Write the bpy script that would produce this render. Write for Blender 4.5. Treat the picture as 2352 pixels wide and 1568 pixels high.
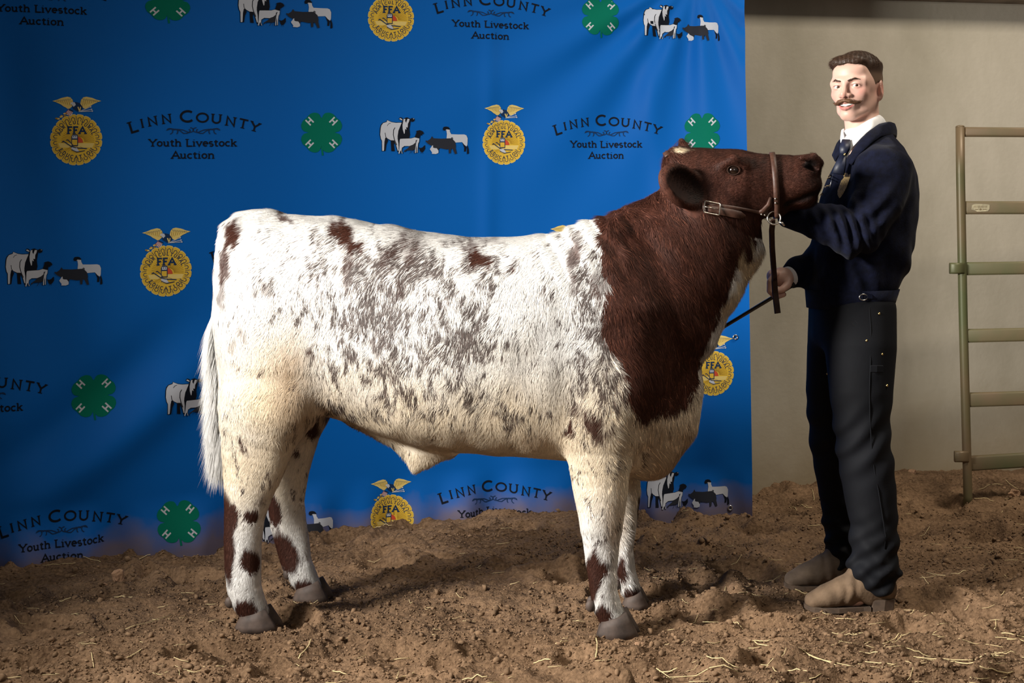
import bpy, bmesh, math, random, time
import numpy as np
from mathutils import Vector, Matrix
T0 = time.time()
for o in list(bpy.data.objects):
    bpy.data.objects.remove(o, do_unlink=True)
COL = bpy.context.scene.collection
SC = bpy.context.scene

# ------------------------------------------------------------------ camera
F_PX, CXP, HZP, ROLL, CAMZ = 3267.0, 1176.0, 555.0, 0.016, 1.165
cam = bpy.data.cameras.new('camera')
cam.sensor_width = 36.0
cam.lens = 36.0 * F_PX / 2352.0
cam.shift_y = (HZP - 784.0) / 2352.0
cam.clip_end = 100
camo = bpy.data.objects.new('camera', cam)
COL.objects.link(camo)
camo.matrix_world = Matrix.Translation((0, 0, CAMZ)) @ Matrix.Rotation(math.pi / 2, 4, 'X') @ Matrix.Rotation(-ROLL, 4, 'Z')
SC.camera = camo

# ------------------------------------------------------------------ world, lights, exposure
SC.view_settings.view_transform = 'Standard'
SC.view_settings.look = 'None'
SC.view_settings.gamma = 1.0
SC.view_settings.use_curve_mapping = False
SC.view_settings.exposure = 0.0
world = bpy.data.worlds.new('barn_air')
SC.world = world
world.use_nodes = True
bg = world.node_tree.nodes['Background']
bg.inputs[0].default_value = (1.0, 0.93, 0.84, 1)
bg.inputs[1].default_value = 0.09


def area_light(name, loc, target, size, power, color=(1, 1, 1), size_y=None, spread=180):
    l = bpy.data.lights.new(name, 'AREA')
    l.energy = power
    l.color = color
    l.size = size
    if size_y:
        l.shape = 'RECTANGLE'
        l.size_y = size_y
    l.spread = math.radians(spread)
    o = bpy.data.objects.new(name, l)
    COL.objects.link(o)
    o.location = loc
    o.rotation_euler = (Vector(target) - Vector(loc)).to_track_quat('-Z', 'Y').to_euler()
    return o


# strobe softbox on a stand to the left of the photographer
area_light('key_softbox', (-2.75, 2.6, 2.15), (1.15, 4.45, 0.80), 0.8, 90, (1.0, 0.96, 0.91), spread=79)
# weak fill light added near the camera to lift the shade
area_light('fill_light', (0.9, -0.6, 2.3), (0.5, 4.6, 0.9), 1.2, 12, (1.0, 0.95, 0.89))
# barn lamps under the roof
area_light('barn_lamp', (2.9, 3.9, 5.0), (2.2, 6.2, 0.8), 1.2, 74, (1.0, 0.9, 0.76), spread=110)


# ------------------------------------------------------------------ pixel helpers
def ray(px, py):
    dx, dy = px - CXP, py - HZP
    return (dx - ROLL * dy) / F_PX, -(dy + ROLL * dx) / F_PX


def at(px, py, D):
    a, b = ray(px, py)
    return np.array((a * D, D, CAMZ + b * D))


def tocam(P):
    """world -> pixel, for placing coat markings by the animal's side view"""
    x = P[..., 0] / P[..., 1] * F_PX
    y = -(P[..., 2] - CAMZ) / P[..., 1] * F_PX
    return x + ROLL * y + CXP, y - ROLL * x + HZP


# ------------------------------------------------------------------ noise
def _hash(ix, iy, iz, seed):
    h = (ix.astype(np.int64) * 374761393 + iy.astype(np.int64) * 668265263 + iz.astype(np.int64) * 2147483647 + seed * 1274126177) & 0xffffffff
    h = ((h ^ (h >> 13)) * 1274126177) & 0xffffffff
    h = ((h ^ (h >> 16)) * 2246822519) & 0xffffffff
    return ((h ^ (h >> 15)) & 0xffffff) / float(0xffffff)


def vnoise(x, y, z, seed=0):
    x, y, z = np.broadcast_arrays(np.asarray(x, float), np.asarray(y, float), np.asarray(z, float))
    ix, iy, iz = np.floor(x), np.floor(y), np.floor(z)
    fx, fy, fz = x - ix, y - iy, z - iz
    fx, fy, fz = fx * fx * (3 - 2 * fx), fy * fy * (3 - 2 * fy), fz * fz * (3 - 2 * fz)
    r = 0
    for a in (0, 1):
        for b in (0, 1):
            for c in (0, 1):
                w = (fx if a else 1 - fx) * (fy if b else 1 - fy) * (fz if c else 1 - fz)
                r = r + w * _hash(ix + a, iy + b, iz + c, seed)
    return r * 2 - 1


def vnoise2(x, y, seed=0):
    x, y = np.broadcast_arrays(np.asarray(x, float), np.asarray(y, float))
    ix, iy = np.floor(x), np.floor(y)
    fx, fy = x - ix, y - iy
    fx, fy = fx * fx * (3 - 2 * fx), fy * fy * (3 - 2 * fy)
    z = np.zeros_like(ix)
    r = 0
    for a in (0, 1):
        for b in (0, 1):
            r = r + (fx if a else 1 - fx) * (fy if b else 1 - fy) * _hash(ix + a, iy + b, z, seed)
    return r * 2 - 1


def fbm2(x, y, oct=4, seed=0):
    r, a = 0, 1.0
    for i in range(oct):
        r = r + a * vnoise2(x * 2 ** i, y * 2 ** i, seed + i)
        a *= 0.5
    return r


def smooth(e0, e1, x):
    t = np.clip((x - e0) / (e1 - e0), 0, 1)
    return t * t * (3 - 2 * t)


# ------------------------------------------------------------------ materials
def mat(name, color=(0.5, 0.5, 0.5), rough=0.6, metal=0.0, spec=0.5, attr=None, bump=None, noise=None, sheen=0.0, sss=0.0, coat=0.0):
    """bump=(scale, strength, detail, distance); noise=(scale, amount) colour variation"""
    m = bpy.data.materials.new(name)
    m.use_nodes = True
    nt = m.node_tree
    b = nt.nodes['Principled BSDF']
    b.inputs['Roughness'].default_value = rough
    b.inputs['Metallic'].default_value = metal
    b.inputs['Specular IOR Level'].default_value = spec
    b.inputs['Sheen Weight'].default_value = sheen
    b.inputs['Coat Weight'].default_value = coat
    if sss:
        b.inputs['Subsurface Weight'].default_value = sss
        b.inputs['Subsurface Radius'].default_value = (0.010, 0.004, 0.002)
        b.inputs['Subsurface Scale'].default_value = 1.0
    src = None
    if attr:
        a = nt.nodes.new('ShaderNodeAttribute')
        a.attribute_name = attr
        src = a.outputs['Color']
    else:
        b.inputs['Base Color'].default_value = (*color, 1)
    if noise:
        tc = nt.nodes.new('ShaderNodeTexCoord')
        n = nt.nodes.new('ShaderNodeTexNoise')
        n.inputs['Scale'].default_value = noise[0]
        n.inputs['Detail'].default_value = 6
        nt.links.new(tc.outputs['Object'], n.inputs['Vector'])
        mr = nt.nodes.new('ShaderNodeMapRange')
        mr.inputs[1].default_value = 0.3
        mr.inputs[2].default_value = 0.7
        mr.inputs[3].default_value = 1 - noise[1]
        mr.inputs[4].default_value = 1 + noise[1]
        nt.links.new(n.outputs[0], mr.inputs[0])
        mx = nt.nodes.new('ShaderNodeVectorMath')
        mx.operation = 'SCALE'
        if src:
            nt.links.new(src, mx.inputs[0])
        else:
            mx.inputs[0].default_value = color
        nt.links.new(mr.outputs[0], mx.inputs['Scale'])
        src = mx.outputs[0]
    if src:
        nt.links.new(src, b.inputs['Base Color'])
    if bump:
        tc = nt.nodes.new('ShaderNodeTexCoord')
        n = nt.nodes.new('ShaderNodeTexNoise')
        n.inputs['Scale'].default_value = bump[0]
        n.inputs['Detail'].default_value = bump[2]
        nt.links.new(tc.outputs['Object'], n.inputs['Vector'])
        bp = nt.nodes.new('ShaderNodeBump')
        bp.inputs['Strength'].default_value = bump[1]
        bp.inputs['Distance'].default_value = bump[3]
        nt.links.new(n.outputs[0], bp.inputs['Height'])
        nt.links.new(bp.outputs[0], b.inputs['Normal'])
    return m


# ------------------------------------------------------------------ objects
def mesh_obj(name, V, F, material, parent=None, smooth_shade=True, col=None, mats=None, fmat=None):
    V = np.asarray(V, dtype=np.float32).reshape(-1, 3)
    me = bpy.data.meshes.new(name)
    if isinstance(F, np.ndarray) and F.ndim == 2:
        k = F.shape[1]
        me.vertices.add(len(V))
        me.vertices.foreach_set('co', V.ravel())
        me.loops.add(F.size)
        me.loops.foreach_set('vertex_index', F.astype(np.int32).ravel())
        me.polygons.add(len(F))
        me.polygons.foreach_set('loop_start', np.arange(0, F.size, k, dtype=np.int32))
        me.polygons.foreach_set('loop_total', np.full(len(F), k, dtype=np.int32))
        me.update(calc_edges=True)
    else:
        me.from_pydata([tuple(map(float, v)) for v in V], [], [tuple(int(i) for i in f) for f in F])
    if mats:
        for m in mats:
            me.materials.append(m)
        me.polygons.foreach_set('material_index', np.asarray(fmat, dtype=np.int32))
    elif material:
        me.materials.append(material)
    if smooth_shade:
        me.polygons.foreach_set('use_smooth', np.ones(len(me.polygons), dtype=bool))
    if col is not None:
        a = me.color_attributes.new('col', 'FLOAT_COLOR', 'POINT')
        c4 = np.ones((len(V), 4), dtype=np.float32)
        c4[:, :3] = col
        a.data.foreach_set('color', c4.ravel())
    o = bpy.data.objects.new(name, me)
    COL.objects.link(o)
    if parent:
        o.parent = parent
        o.matrix_parent_inverse = parent.matrix_world.inverted()
    return o


def thing(name, label, cat, loc=(0, 0, 0), group=None):
    o = bpy.data.objects.new(name, None)
    COL.objects.link(o)
    o.location = loc
    o.matrix_world = Matrix.Translation(loc)
    o.empty_display_size = 0.1
    return tag(o, label, cat, group)


def tag(o, label=None, cat=None, group=None, kind=None):
    if label:
        o['label'] = label
    if cat:
        o['category'] = cat
    if group:
        o['group'] = group
    if kind:
        o['kind'] = kind
    return o


class MB:
    """collects simple shapes into one mesh"""

    def __init__(s):
        s.V, s.F, s.M = [], [], []
        s.mi = 0

    def add(s, V, F):
        b = len(s.V)
        s.V += [tuple(v) for v in V]
        for f in F:
            s.F.append(tuple(i + b for i in f))
            s.M.append(s.mi)

    def box(s, c, size, R=None):
        c = np.array(c, float)
        h = np.array(size, float) / 2
        V = np.array([[x, y, z] for x in (-1, 1) for y in (-1, 1) for z in (-1, 1)]) * h
        if R is not None:
            V = V @ np.array(R).T
        s.add(V + c, [(0, 1, 3, 2), (4, 6, 7, 5), (0, 4, 5, 1), (2, 3, 7, 6), (0, 2, 6, 4), (1, 5, 7, 3)])

    def tube(s, pts, r, n=10, caps=True, flat=None, up=(0, 0, 1)):
        """tube along pts; r scalar/list; flat=(width factor, thickness factor) for straps"""
        P = np.array(pts, float)
        N = len(P)
        r = np.broadcast_to(np.asarray(r, float), (N,))
        T = np.gradient(P, axis=0)
        T /= np.linalg.norm(T, axis=1)[:, None] + 1e-12
        up = np.array(up, float)
        V = []
        prev = None
        for i in range(N):
            if prev is None:
                a = np.cross(T[i], up)
                if np.linalg.norm(a) < 1e-4:
                    a = np.cross(T[i], (1, 0, 0.1))
            else:
                a = prev - T[i] * (prev @ T[i])
            a /= np.linalg.norm(a)
            prev = a
            b = np.cross(T[i], a)
            for k in range(n):
                th = 2 * math.pi * k / n
                fa, fb = flat if flat else (1, 1)
                V.append(P[i] + r[i] * (fa * math.cos(th) * a + fb * math.sin(th) * b))
        F = []
        for i in range(N - 1):
            for k in range(n):
                k2 = (k + 1) % n
                F.append((i * n + k, i * n + k2, (i + 1) * n + k2, (i + 1) * n + k))
        if caps:
            F.append(tuple(range(n - 1, -1, -1)))
            F.append(tuple((N - 1) * n + k for k in range(n)))
        s.add(V, F)

    def strap(s, pts, nrm, w, t):
        """flat strap of width w and thickness t along pts; nrm: outward normal per point"""
        P = np.array(pts, float)
        N = len(P)
        nr = np.broadcast_to(np.asarray(nrm, float), (N, 3)).copy()
        w = np.broadcast_to(np.asarray(w, float), (N,))
        T = np.gradient(P, axis=0)
        T /= np.linalg.norm(T, axis=1)[:, None] + 1e-12
        V = []
        for i in range(N):
            n_ = nr[i] - T[i] * (nr[i] @ T[i])
            n_ /= np.linalg.norm(n_) + 1e-9
            b = np.cross(T[i], n_)
            for (x, y) in ((-.5, 0), (-.42, 1), (.42, 1), (.5, 0)):
                V.append(P[i] + b * w[i] * x + n_ * t * y)
        F = []
        for i in range(N - 1):
            for k in range(4):
                k2 = (k + 1) % 4
                F.append((i * 4 + k, i * 4 + k2, (i + 1) * 4 + k2, (i + 1) * 4 + k))
        F += [(3, 2, 1, 0), tuple((N - 1) * 4 + k for k in range(4))]
        s.add(V, F)

    def ball(s, c, r, nu=12, nv=8, R=None):
        r = np.broadcast_to(np.asarray(r, float), (3,))
        V, F = [], []
        for j in range(nv + 1):
            for i in range(nu):
                th, ph = math.pi * j / nv, 2 * math.pi * i / nu
                V.append((math.sin(th) * math.cos(ph) * r[0], math.sin(th) * math.sin(ph) * r[1], math.cos(th) * r[2]))
        V = np.array(V)
        if R is not None:
            V = V @ np.array(R).T
        for j in range(nv):
            for i in range(nu):
                i2 = (i + 1) % nu
                F.append((j * nu + i, (j + 1) * nu + i, (j + 1) * nu + i2, j * nu + i2))
        s.add(V + np.array(c), F)

    def build(s, name, material, parent=None, smooth_shade=False, mats=None):
        return mesh_obj(name, s.V, s.F, material, parent, smooth_shade, mats=mats, fmat=s.M if mats else None)


# ------------------------------------------------------------------ implicit surfaces
def dens(xs, ys, n=400, blur=9):
    """smoothed dense interpolation table"""
    X = np.linspace(xs[0], xs[-1], n)
    Y = np.interp(X, xs, ys)
    k = np.ones(blur) / blur
    for _ in range(2):
        Yp = np.concatenate([np.full(blur, Y[0]) + (Y[0] - Y[blur:0:-1]), Y, np.full(blur, Y[-1]) + (Y[-1] - Y[-2:-blur - 2:-1])])
        Y = np.convolve(Yp, k, 'same')[blur:-blur]
    return X, Y


def ell(c, r, R=None):
    c = np.array(c, np.float32)
    r = np.broadcast_to(np.array(r, np.float32), (3,))
    if R is not None:
        R = np.array(R, np.float32)

    def f(P):
        q = P - c
        if R is not None:
            q = q @ R
        a = q / r
        k0 = np.sqrt((a * a).sum(-1)) + 1e-9
        a = a / r
        k1 = np.sqrt((a * a).sum(-1)) + 1e-9
        return k0 * (k0 - 1) / k1
    return f


def chain(pts, ra, rb=None, lat=(0, 1, 0), cap=1.0):
    pts = np.array(pts, float)
    N = len(pts)
    ra = np.broadcast_to(np.array(ra, float), (N,))
    rb = ra if rb is None else np.broadcast_to(np.array(rb, float), (N,))
    segs = []
    for i in range(N - 1):
        A, B = pts[i], pts[i + 1]
        d = B - A
        L = np.linalg.norm(d)
        ex = d / L
        l = np.array(lat, float) - ex * (ex @ np.array(lat, float))
        l /= np.linalg.norm(l)
        f4 = np.float32
        segs.append((A.astype(f4), d.astype(f4), f4(L), ex.astype(f4), l.astype(f4), np.cross(ex, l).astype(f4), f4(ra[i]), f4(ra[i + 1]), f4(rb[i]), f4(rb[i + 1])))

    def f(P):
        best = None
        for A, d, L, ex, l, pp, a0, a1, b0, b1 in segs:
            Q = P - A
            s_ = Q @ ex
            t = np.clip(s_ / L, 0, 1)
            a, b, c = Q @ pp, Q @ l, s_ - t * L
            A_, B_ = a0 + (a1 - a0) * t, b0 + (b1 - b0) * t
            C_ = np.minimum(A_, B_) * cap
            x, y, z = a / A_, b / B_, c / C_
            k0 = np.sqrt(x * x + y * y + z * z) + 1e-9
            k1 = np.sqrt((x / A_) ** 2 + (y / B_) ** 2 + (z / C_) ** 2) + 1e-9
            v = k0 * (k0 - 1) / k1
            best = v if best is None else np.minimum(best, v)
        return best
    return f


def loft(axis, pos, c1, r1, c2, r2, n=2.0, blur=9, round_end=0.03):
    """loft along axis (0/1/2); pos increasing; centres/radii along the two other axes"""
    o = [i for i in (0, 1, 2) if i != axis]
    tabs = [dens(pos, v, blur=blur) for v in (c1, r1, c2, r2)]
    p0, p1 = pos[0], pos[-1]

    def f(P):
        s_ = P[..., axis]
        t = np.clip(s_, p0, p1)
        C1, R1, C2, R2 = (np.interp(t, X, Y) for X, Y in tabs)
        a, b = np.abs(P[..., o[0]] - C1) / R1, np.abs(P[..., o[1]] - C2) / R2
        k = (a ** n + b ** n) ** (1.0 / n)
        d = (k - 1) * np.minimum(R1, R2)
        e = np.abs(s_ - t)
        dd = np.maximum(d, 0)
        return np.where(e > 0, np.sqrt(dd * dd + e * e), np.maximum(d, -np.minimum(s_ - p0, p1 - s_) - 1e-4))
    return f


def smin(a, b, k):
    h = np.clip(0.5 + 0.5 * (b - a) / k, 0, 1)
    return b + (a - b) * h - k * h * (1 - h)


def smax(a, b, k):
    return -smin(-a, -b, k)


def combine(prog, P, use=None):
    d = None
    for i, (op, f, k) in enumerate(prog):
        if use is not None and not use[i]:
            continue
        v = f(P)
        if op == 'u':
            d = v if d is None else smin(d, v, k)
        elif op == 's':
            d = smax(d, -v, k)
        elif op == 'i':
            d = smax(d, v, k)
    return d


def sdf_mesh(prog, lo, hi, h, n=12, disp=None):
    lo, hi = np.array(lo, float), np.array(hi, float)
    nb = np.ceil((hi - lo) / (h * n)).astype(int)
    bi = np.stack(np.meshgrid(*[np.arange(k) for k in nb], indexing='ij'), -1).reshape(-1, 3)
    C = lo + (bi + 0.5) * h * n
    R = h * n * math.sqrt(3) / 2
    vals = np.stack([f(C) for _, f, _ in prog], 1)
    tot = None
    for i, (op, f, k) in enumerate(prog):
        v = vals[:, i]
        if op == 'u':
            tot = v if tot is None else smin(tot, v, k)
        elif op == 's':
            tot = smax(tot, -v, k)
        else:
            tot = smax(tot, v, k)
    act = np.where(np.abs(tot) < R * 1.3 + 0.012)[0]
    g = np.arange(n + 1)
    G = np.stack(np.meshgrid(g, g, g, indexing='ij'), -1)
    NX, NY, NZ = (nb * n + 1)
    ids, pos, quads = [], [], []
    offs = [(0, 0, 0), (1, 0, 0), (0, 1, 0), (1, 1, 0), (0, 0, 1), (1, 0, 1), (0, 1, 1), (1, 1, 1)]
    edges = [(0, 1), (2, 3), (4, 5), (6, 7), (0, 2), (1, 3), (4, 6), (5, 7), (0, 4), (1, 5), (2, 6), (3, 7)]
    op0 = np.array([o_ for o_, _, _ in prog])
    ks = np.array([k for _, _, k in prog])
    for b in act:
        base = bi[b] * n
        P = (lo + (base + G) * h).astype(np.float32)
        ubest = np.min(np.where(op0 == 'u', vals[b], 1e9))
        use = np.where(op0 == 'u', vals[b] < max(ubest, 0) + 2.2 * R + 1.2 * ks, np.where(op0 == 's', vals[b] < 1.6 * R + 2 * ks, vals[b] > -1.8 * R - 2 * ks))
        f = combine(prog, P, use)
        if f is None:
            continue
        if disp is not None:
            nr = np.abs(f) < 0.028
            if nr.any():
                f[nr] += disp(P[nr])
        ins = f < 0
        if ins.all() or not ins.any():
            continue
        cr = [f[o[0]:n + o[0], o[1]:n + o[1], o[2]:n + o[2]] for o in offs]
        sg = [c < 0 for c in cr]
        cnt = sum(s.astype(int) for s in sg)
        cells = np.argwhere((cnt > 0) & (cnt < 8))
        if len(cells):
            ci = tuple(cells.T)
            vs = np.stack([c[ci] for c in cr], 1)
            acc = np.zeros((len(cells), 3))
            m = np.zeros(len(cells))
            for e0, e1 in edges:
                a, c = vs[:, e0], vs[:, e1]
                cross = (a < 0) != (c < 0)
                t = np.where(cross, a / np.where(cross, a - c, 1), 0)
                p = np.array(offs[e0]) + t[:, None] * (np.array(offs[e1]) - np.array(offs[e0]))
                acc += p * cross[:, None]
                m += cross
            acc /= m[:, None]
            gc = base + cells
            ids.append((gc[:, 0].astype(np.int64) * NY + gc[:, 1]) * NZ + gc[:, 2])
            pos.append(lo + (gc + acc) * h)
        for ax in range(3):
            sl0 = [slice(0, n)] * 3
            sl1 = [slice(0, n)] * 3
            sl1[ax] = slice(1, n + 1)
            A, B = ins[tuple(sl0)], ins[tuple(sl1)]
            e = np.argwhere(A != B)
            if not len(e):
                continue
            flip = A[tuple(e.T)]
            gc = base + e
            o1, o2 = [(1, 2), (2, 0), (0, 1)][ax]
            d1, d2 = np.zeros(3, int), np.zeros(3, int)
            d1[o1] = 1
            d2[o2] = 1
            q = [gc - d1 - d2, gc - d2, gc, gc - d1]
            q = np.stack([(w[:, 0].astype(np.int64) * NY + w[:, 1]) * NZ + w[:, 2] for w in q], 1)
            q[~flip] = q[~flip][:, ::-1]
            quads.append(q)
    ids = np.concatenate(ids)
    pos = np.concatenate(pos)
    quads = np.concatenate(quads)
    o = np.argsort(ids)
    ids, pos = ids[o], pos[o]
    idx = np.clip(np.searchsorted(ids, quads), 0, len(ids) - 1)
    ok = (ids[idx] == quads).all(1)
    return pos, idx[ok].astype(np.int32)


def vnormals(V, F):
    N = np.zeros_like(V)
    a, b, c = V[F[:, 0]], V[F[:, 1]], V[F[:, 2]]
    d = V[F[:, 3]] if F.shape[1] == 4 else c
    fn = np.cross(c - a, d - b) if F.shape[1] == 4 else np.cross(b - a, c - a)
    for k in range(F.shape[1]):
        for j in range(3):
            N[:, j] += np.bincount(F[:, k], fn[:, j], len(V))
    return N / (np.linalg.norm(N, axis=1)[:, None] + 1e-12)


def relax(V, F, it=2, lam=0.5):
    """light smoothing"""
    V = V.copy()
    E = np.concatenate([np.stack([F[:, k], F[:, (k + 1) % F.shape[1]]], 1) for k in range(F.shape[1])])
    E = np.concatenate([E, E[:, ::-1]])
    deg = np.bincount(E[:, 0], minlength=len(V)).astype(float)[:, None] + 1e-9
    for _ in range(it):
        S = np.stack([np.bincount(E[:, 0], V[E[:, 1], j], len(V)) for j in range(3)], 1) / deg
        V += lam * (S - V)
    return V


def blades(roots, nrm, dirs, length, width, col, rng, bend=0.35):
    """two-segment hair blades: returns V, F(tri), colour, normals"""
    n = len(roots)
    side = np.cross(dirs, nrm)
    side /= np.linalg.norm(side, axis=1)[:, None] + 1e-9
    L = length[:, None]
    w = width[:, None]
    mid = roots + dirs * L * 0.42 + nrm * L * bend * 0.5
    tip = roots + dirs * L + nrm * L * bend * 0.55
    V = np.stack([roots, mid - side * w * 0.5, mid + side * w * 0.5, tip], 1).reshape(-1, 3)
    b = (np.arange(n) * 4)[:, None]
    F = np.concatenate([b + np.array([0, 2, 1]), b + np.array([1, 2, 3])])
    C = np.repeat(col, 4, axis=0)
    N = np.repeat(nrm, 4, axis=0)
    return V, F.astype(np.int32), C, N


def sample_faces(V, F, n, rng, weight=None):
    a, b, c, d = V[F[:, 0]], V[F[:, 1]], V[F[:, 2]], V[F[:, 3]]
    ar = 0.5 * np.linalg.norm(np.cross(c - a, d - b), axis=1)
    if weight is not None:
        ar = ar * weight
    cs = np.cumsum(ar)
    fi = np.searchsorted(cs, rng.random(n) * cs[-1])
    u, v = rng.random(n)[:, None], rng.random(n)[:, None]
    P = (a[fi] * (1 - u) + b[fi] * u) * (1 - v) + (d[fi] * (1 - u) + c[fi] * u) * v
    return P, fi


def set_normals(o, N):
    """hair lies on the skin: its shading normal is stored per vertex and read by the hair material"""
    a = o.data.attributes.new('nrm', 'FLOAT_VECTOR', 'POINT')
    a.data.foreach_set('vector', N.astype(np.float32).ravel())


def hair_mat(name, rough, spec):
    m = mat(name, attr='col', rough=rough, spec=spec)
    nt = m.node_tree
    a = nt.nodes.new('ShaderNodeAttribute')
    a.attribute_name = 'nrm'
    b = nt.nodes['Principled BSDF']
    nt.links.new(a.outputs['Vector'], b.inputs['Normal'])
    # hair lets part of the light through
    tr = nt.nodes.new('ShaderNodeBsdfTranslucent')
    nt.links.new(b.inputs['Base Color'].links[0].from_socket, tr.inputs['Color'])
    mx = nt.nodes.new('ShaderNodeMixShader')
    mx.inputs[0].default_value = .32
    nt.links.new(b.outputs[0], mx.inputs[1])
    nt.links.new(tr.outputs[0], mx.inputs[2])
    nt.links.new(mx.outputs[0], nt.nodes['Material Output'].inputs['Surface'])
    return m


def inpoly(px, py, poly):
    poly = np.array(poly, float)
    r = np.zeros(px.shape, bool)
    j = len(poly) - 1
    for i in range(len(poly)):
        xi, yi = poly[i]
        xj, yj = poly[j]
        if yi != yj:
            c = ((yi > py) != (yj > py)) & (px < (xj - xi) * (py - yi) / (yj - yi) + xi)
            r ^= c
        j = i
    return r


# ------------------------------------------------------------------ the setting: dirt floor, concrete wall, beam
RNG = np.random.default_rng(7)
_h = np.random.default_rng(21)
HOLL = [(_h.uniform(-3, 3.4), _h.uniform(3.2, 6.5), _h.uniform(.06, .15), _h.uniform(.05, .11), _h.uniform(0, 3.14), _h.uniform(.015, .050)) for _ in range(260)]
FLATS = [(at(590, 1440, 4.32)[0], 4.32, .12), (at(715, 1365, 4.7)[0], 4.7, .12), (at(1420, 1450, 4.21)[0], 4.21, .12), (at(1455, 1388, 4.54)[0], 4.54, .12),
         (at(1950, 1395, 4.45)[0], 4.47, .2), (at(1900, 1345, 4.72)[0], 4.73, .2)]


def wall_y(x):
    return 6.5 + .25 * (x - 1.05)


def ground(x, y):
    z = .016 * fbm2(x * 1.7, y * 1.7, 3, 3) + .012 * fbm2(x * 6, y * 6, 2, 9)
    wx, wy = x + .02 * vnoise2(x * 14, y * 14, 5), y + .02 * vnoise2(x * 14, y * 14, 6)
    for (hx, hy, a, b, th, dp) in HOLL:
        m = (np.abs(wx - hx) < .36) & (np.abs(wy - hy) < .36)
        if not m.any():
            continue
        c, s = math.cos(th), math.sin(th)
        u, v = ((wx[m] - hx) * c + (wy[m] - hy) * s) / a, (-(wx[m] - hx) * s + (wy[m] - hy) * c) / b
        r = np.sqrt(u * u + v * v)
        z[m] += -dp * smooth(1.15, .45, r) + dp * .45 * np.exp(-((r - 1.3) / .25) ** 2)
    # loose soil banked against the wall on the right
    z = z + .05 * smooth(.55, .0, wall_y(x) - y) * smooth(.9, 1.6, x)
    k = np.zeros_like(z)
    for fx, fy, r in FLATS:
        k = np.maximum(k, smooth(r * 1.6, r * .7, np.hypot(x - fx, (y - fy) * 1.3)))
    return z * (1 - k) - .004 * k


def ground_fine(x, y):
    r1 = vnoise2(x * 38, y * 38, 31)
    r2 = vnoise2(x * 80, y * 80, 32)
    cl = smooth(-.2, .9, vnoise2(x * 5, y * 5, 33))
    return (.0120 * np.abs(r1) * (.45 + cl) + .0065 * r2 + .006 * vnoise2(x * 18, y * 18, 34))


def spaced(a, b, c, d, fine, coarse):
    return np.unique(np.concatenate([np.arange(a, b, coarse), np.arange(b, c, fine), np.arange(c, d + coarse, coarse)]).round(5))


gx = spaced(-7, -2.7, 3.1, 8, .0095, .15)
gy = spaced(-3, 3.45, 6.7, 9, .0095, .15)
GX, GY = np.meshgrid(gx, gy, indexing='ij')
fade = smooth(-3.2, -2.7, GX) * smooth(3.6, 3.1, GX) * smooth(3.0, 3.45, GY)
GZ = ground(GX, GY) * np.maximum(fade, .3) + ground_fine(GX, GY) * fade
nx, ny = GX.shape
I = (np.arange(nx - 1)[:, None] * ny + np.arange(ny - 1)[None]).ravel()
FQ = np.stack([I, I + ny, I + ny + 1, I + 1], 1)

m = mat('dirt', (0.25, 0.145, 0.078), 0.95, spec=.15)
nt = m.node_tree
tc = nt.nodes.new('ShaderNodeTexCoord')
n1 = nt.nodes.new('ShaderNodeTexNoise')
n1.inputs['Scale'].default_value = 3.5
n1.inputs['Detail'].default_value = 8
n2 = nt.nodes.new('ShaderNodeTexNoise')
n2.inputs['Scale'].default_value = 90
n2.inputs['Detail'].default_value = 6
for n_ in (n1, n2):
    nt.links.new(tc.outputs['Object'], n_.inputs['Vector'])
ad = nt.nodes.new('ShaderNodeMath')
ad.operation = 'ADD'
nt.links.new(n1.outputs[0], ad.inputs[0])
nt.links.new(n2.outputs[0], ad.inputs[1])
cr = nt.nodes.new('ShaderNodeValToRGB')
cr.color_ramp.elements[0].position = .70 / 2
cr.color_ramp.elements[0].color = (0.066, 0.037, 0.019, 1)
cr.color_ramp.elements[1].position = 1.3 / 2
cr.color_ramp.elements[1].color = (0.255, 0.158, 0.090, 1)
hf = nt.nodes.new('ShaderNodeMath')
hf.operation = 'MULTIPLY'
hf.inputs[1].default_value = .5
nt.links.new(ad.outputs[0], hf.inputs[0])
nt.links.new(hf.outputs[0], cr.inputs[0])
nt.links.new(cr.outputs[0], nt.nodes['Principled BSDF'].inputs['Base Color'])
bp = nt.nodes.new('ShaderNodeBump')
bp.inputs['Strength'].default_value = .8
bp.inputs['Distance'].default_value = .006
n3 = nt.nodes.new('ShaderNodeTexNoise')
n3.inputs['Scale'].default_value = 160
n3.inputs['Detail'].default_value = 5
nt.links.new(tc.outputs['Object'], n3.inputs['Vector'])
nt.links.new(n3.outputs[0], bp.inputs['Height'])
nt.links.new(bp.outputs[0], nt.nodes['Principled BSDF'].inputs['Normal'])
M_DIRT = m
floor = mesh_obj('floor', np.stack([GX, GY, GZ], -1).reshape(-1, 3), FQ, M_DIRT)
tag(floor, 'loose brown arena dirt with hoof hollows under the steer', None, kind='structure')


def gz(x, y):
    x, y = np.atleast_1d(np.asarray(x, float)), np.atleast_1d(np.asarray(y, float))
    return ground(x, y) + ground_fine(x, y)


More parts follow.
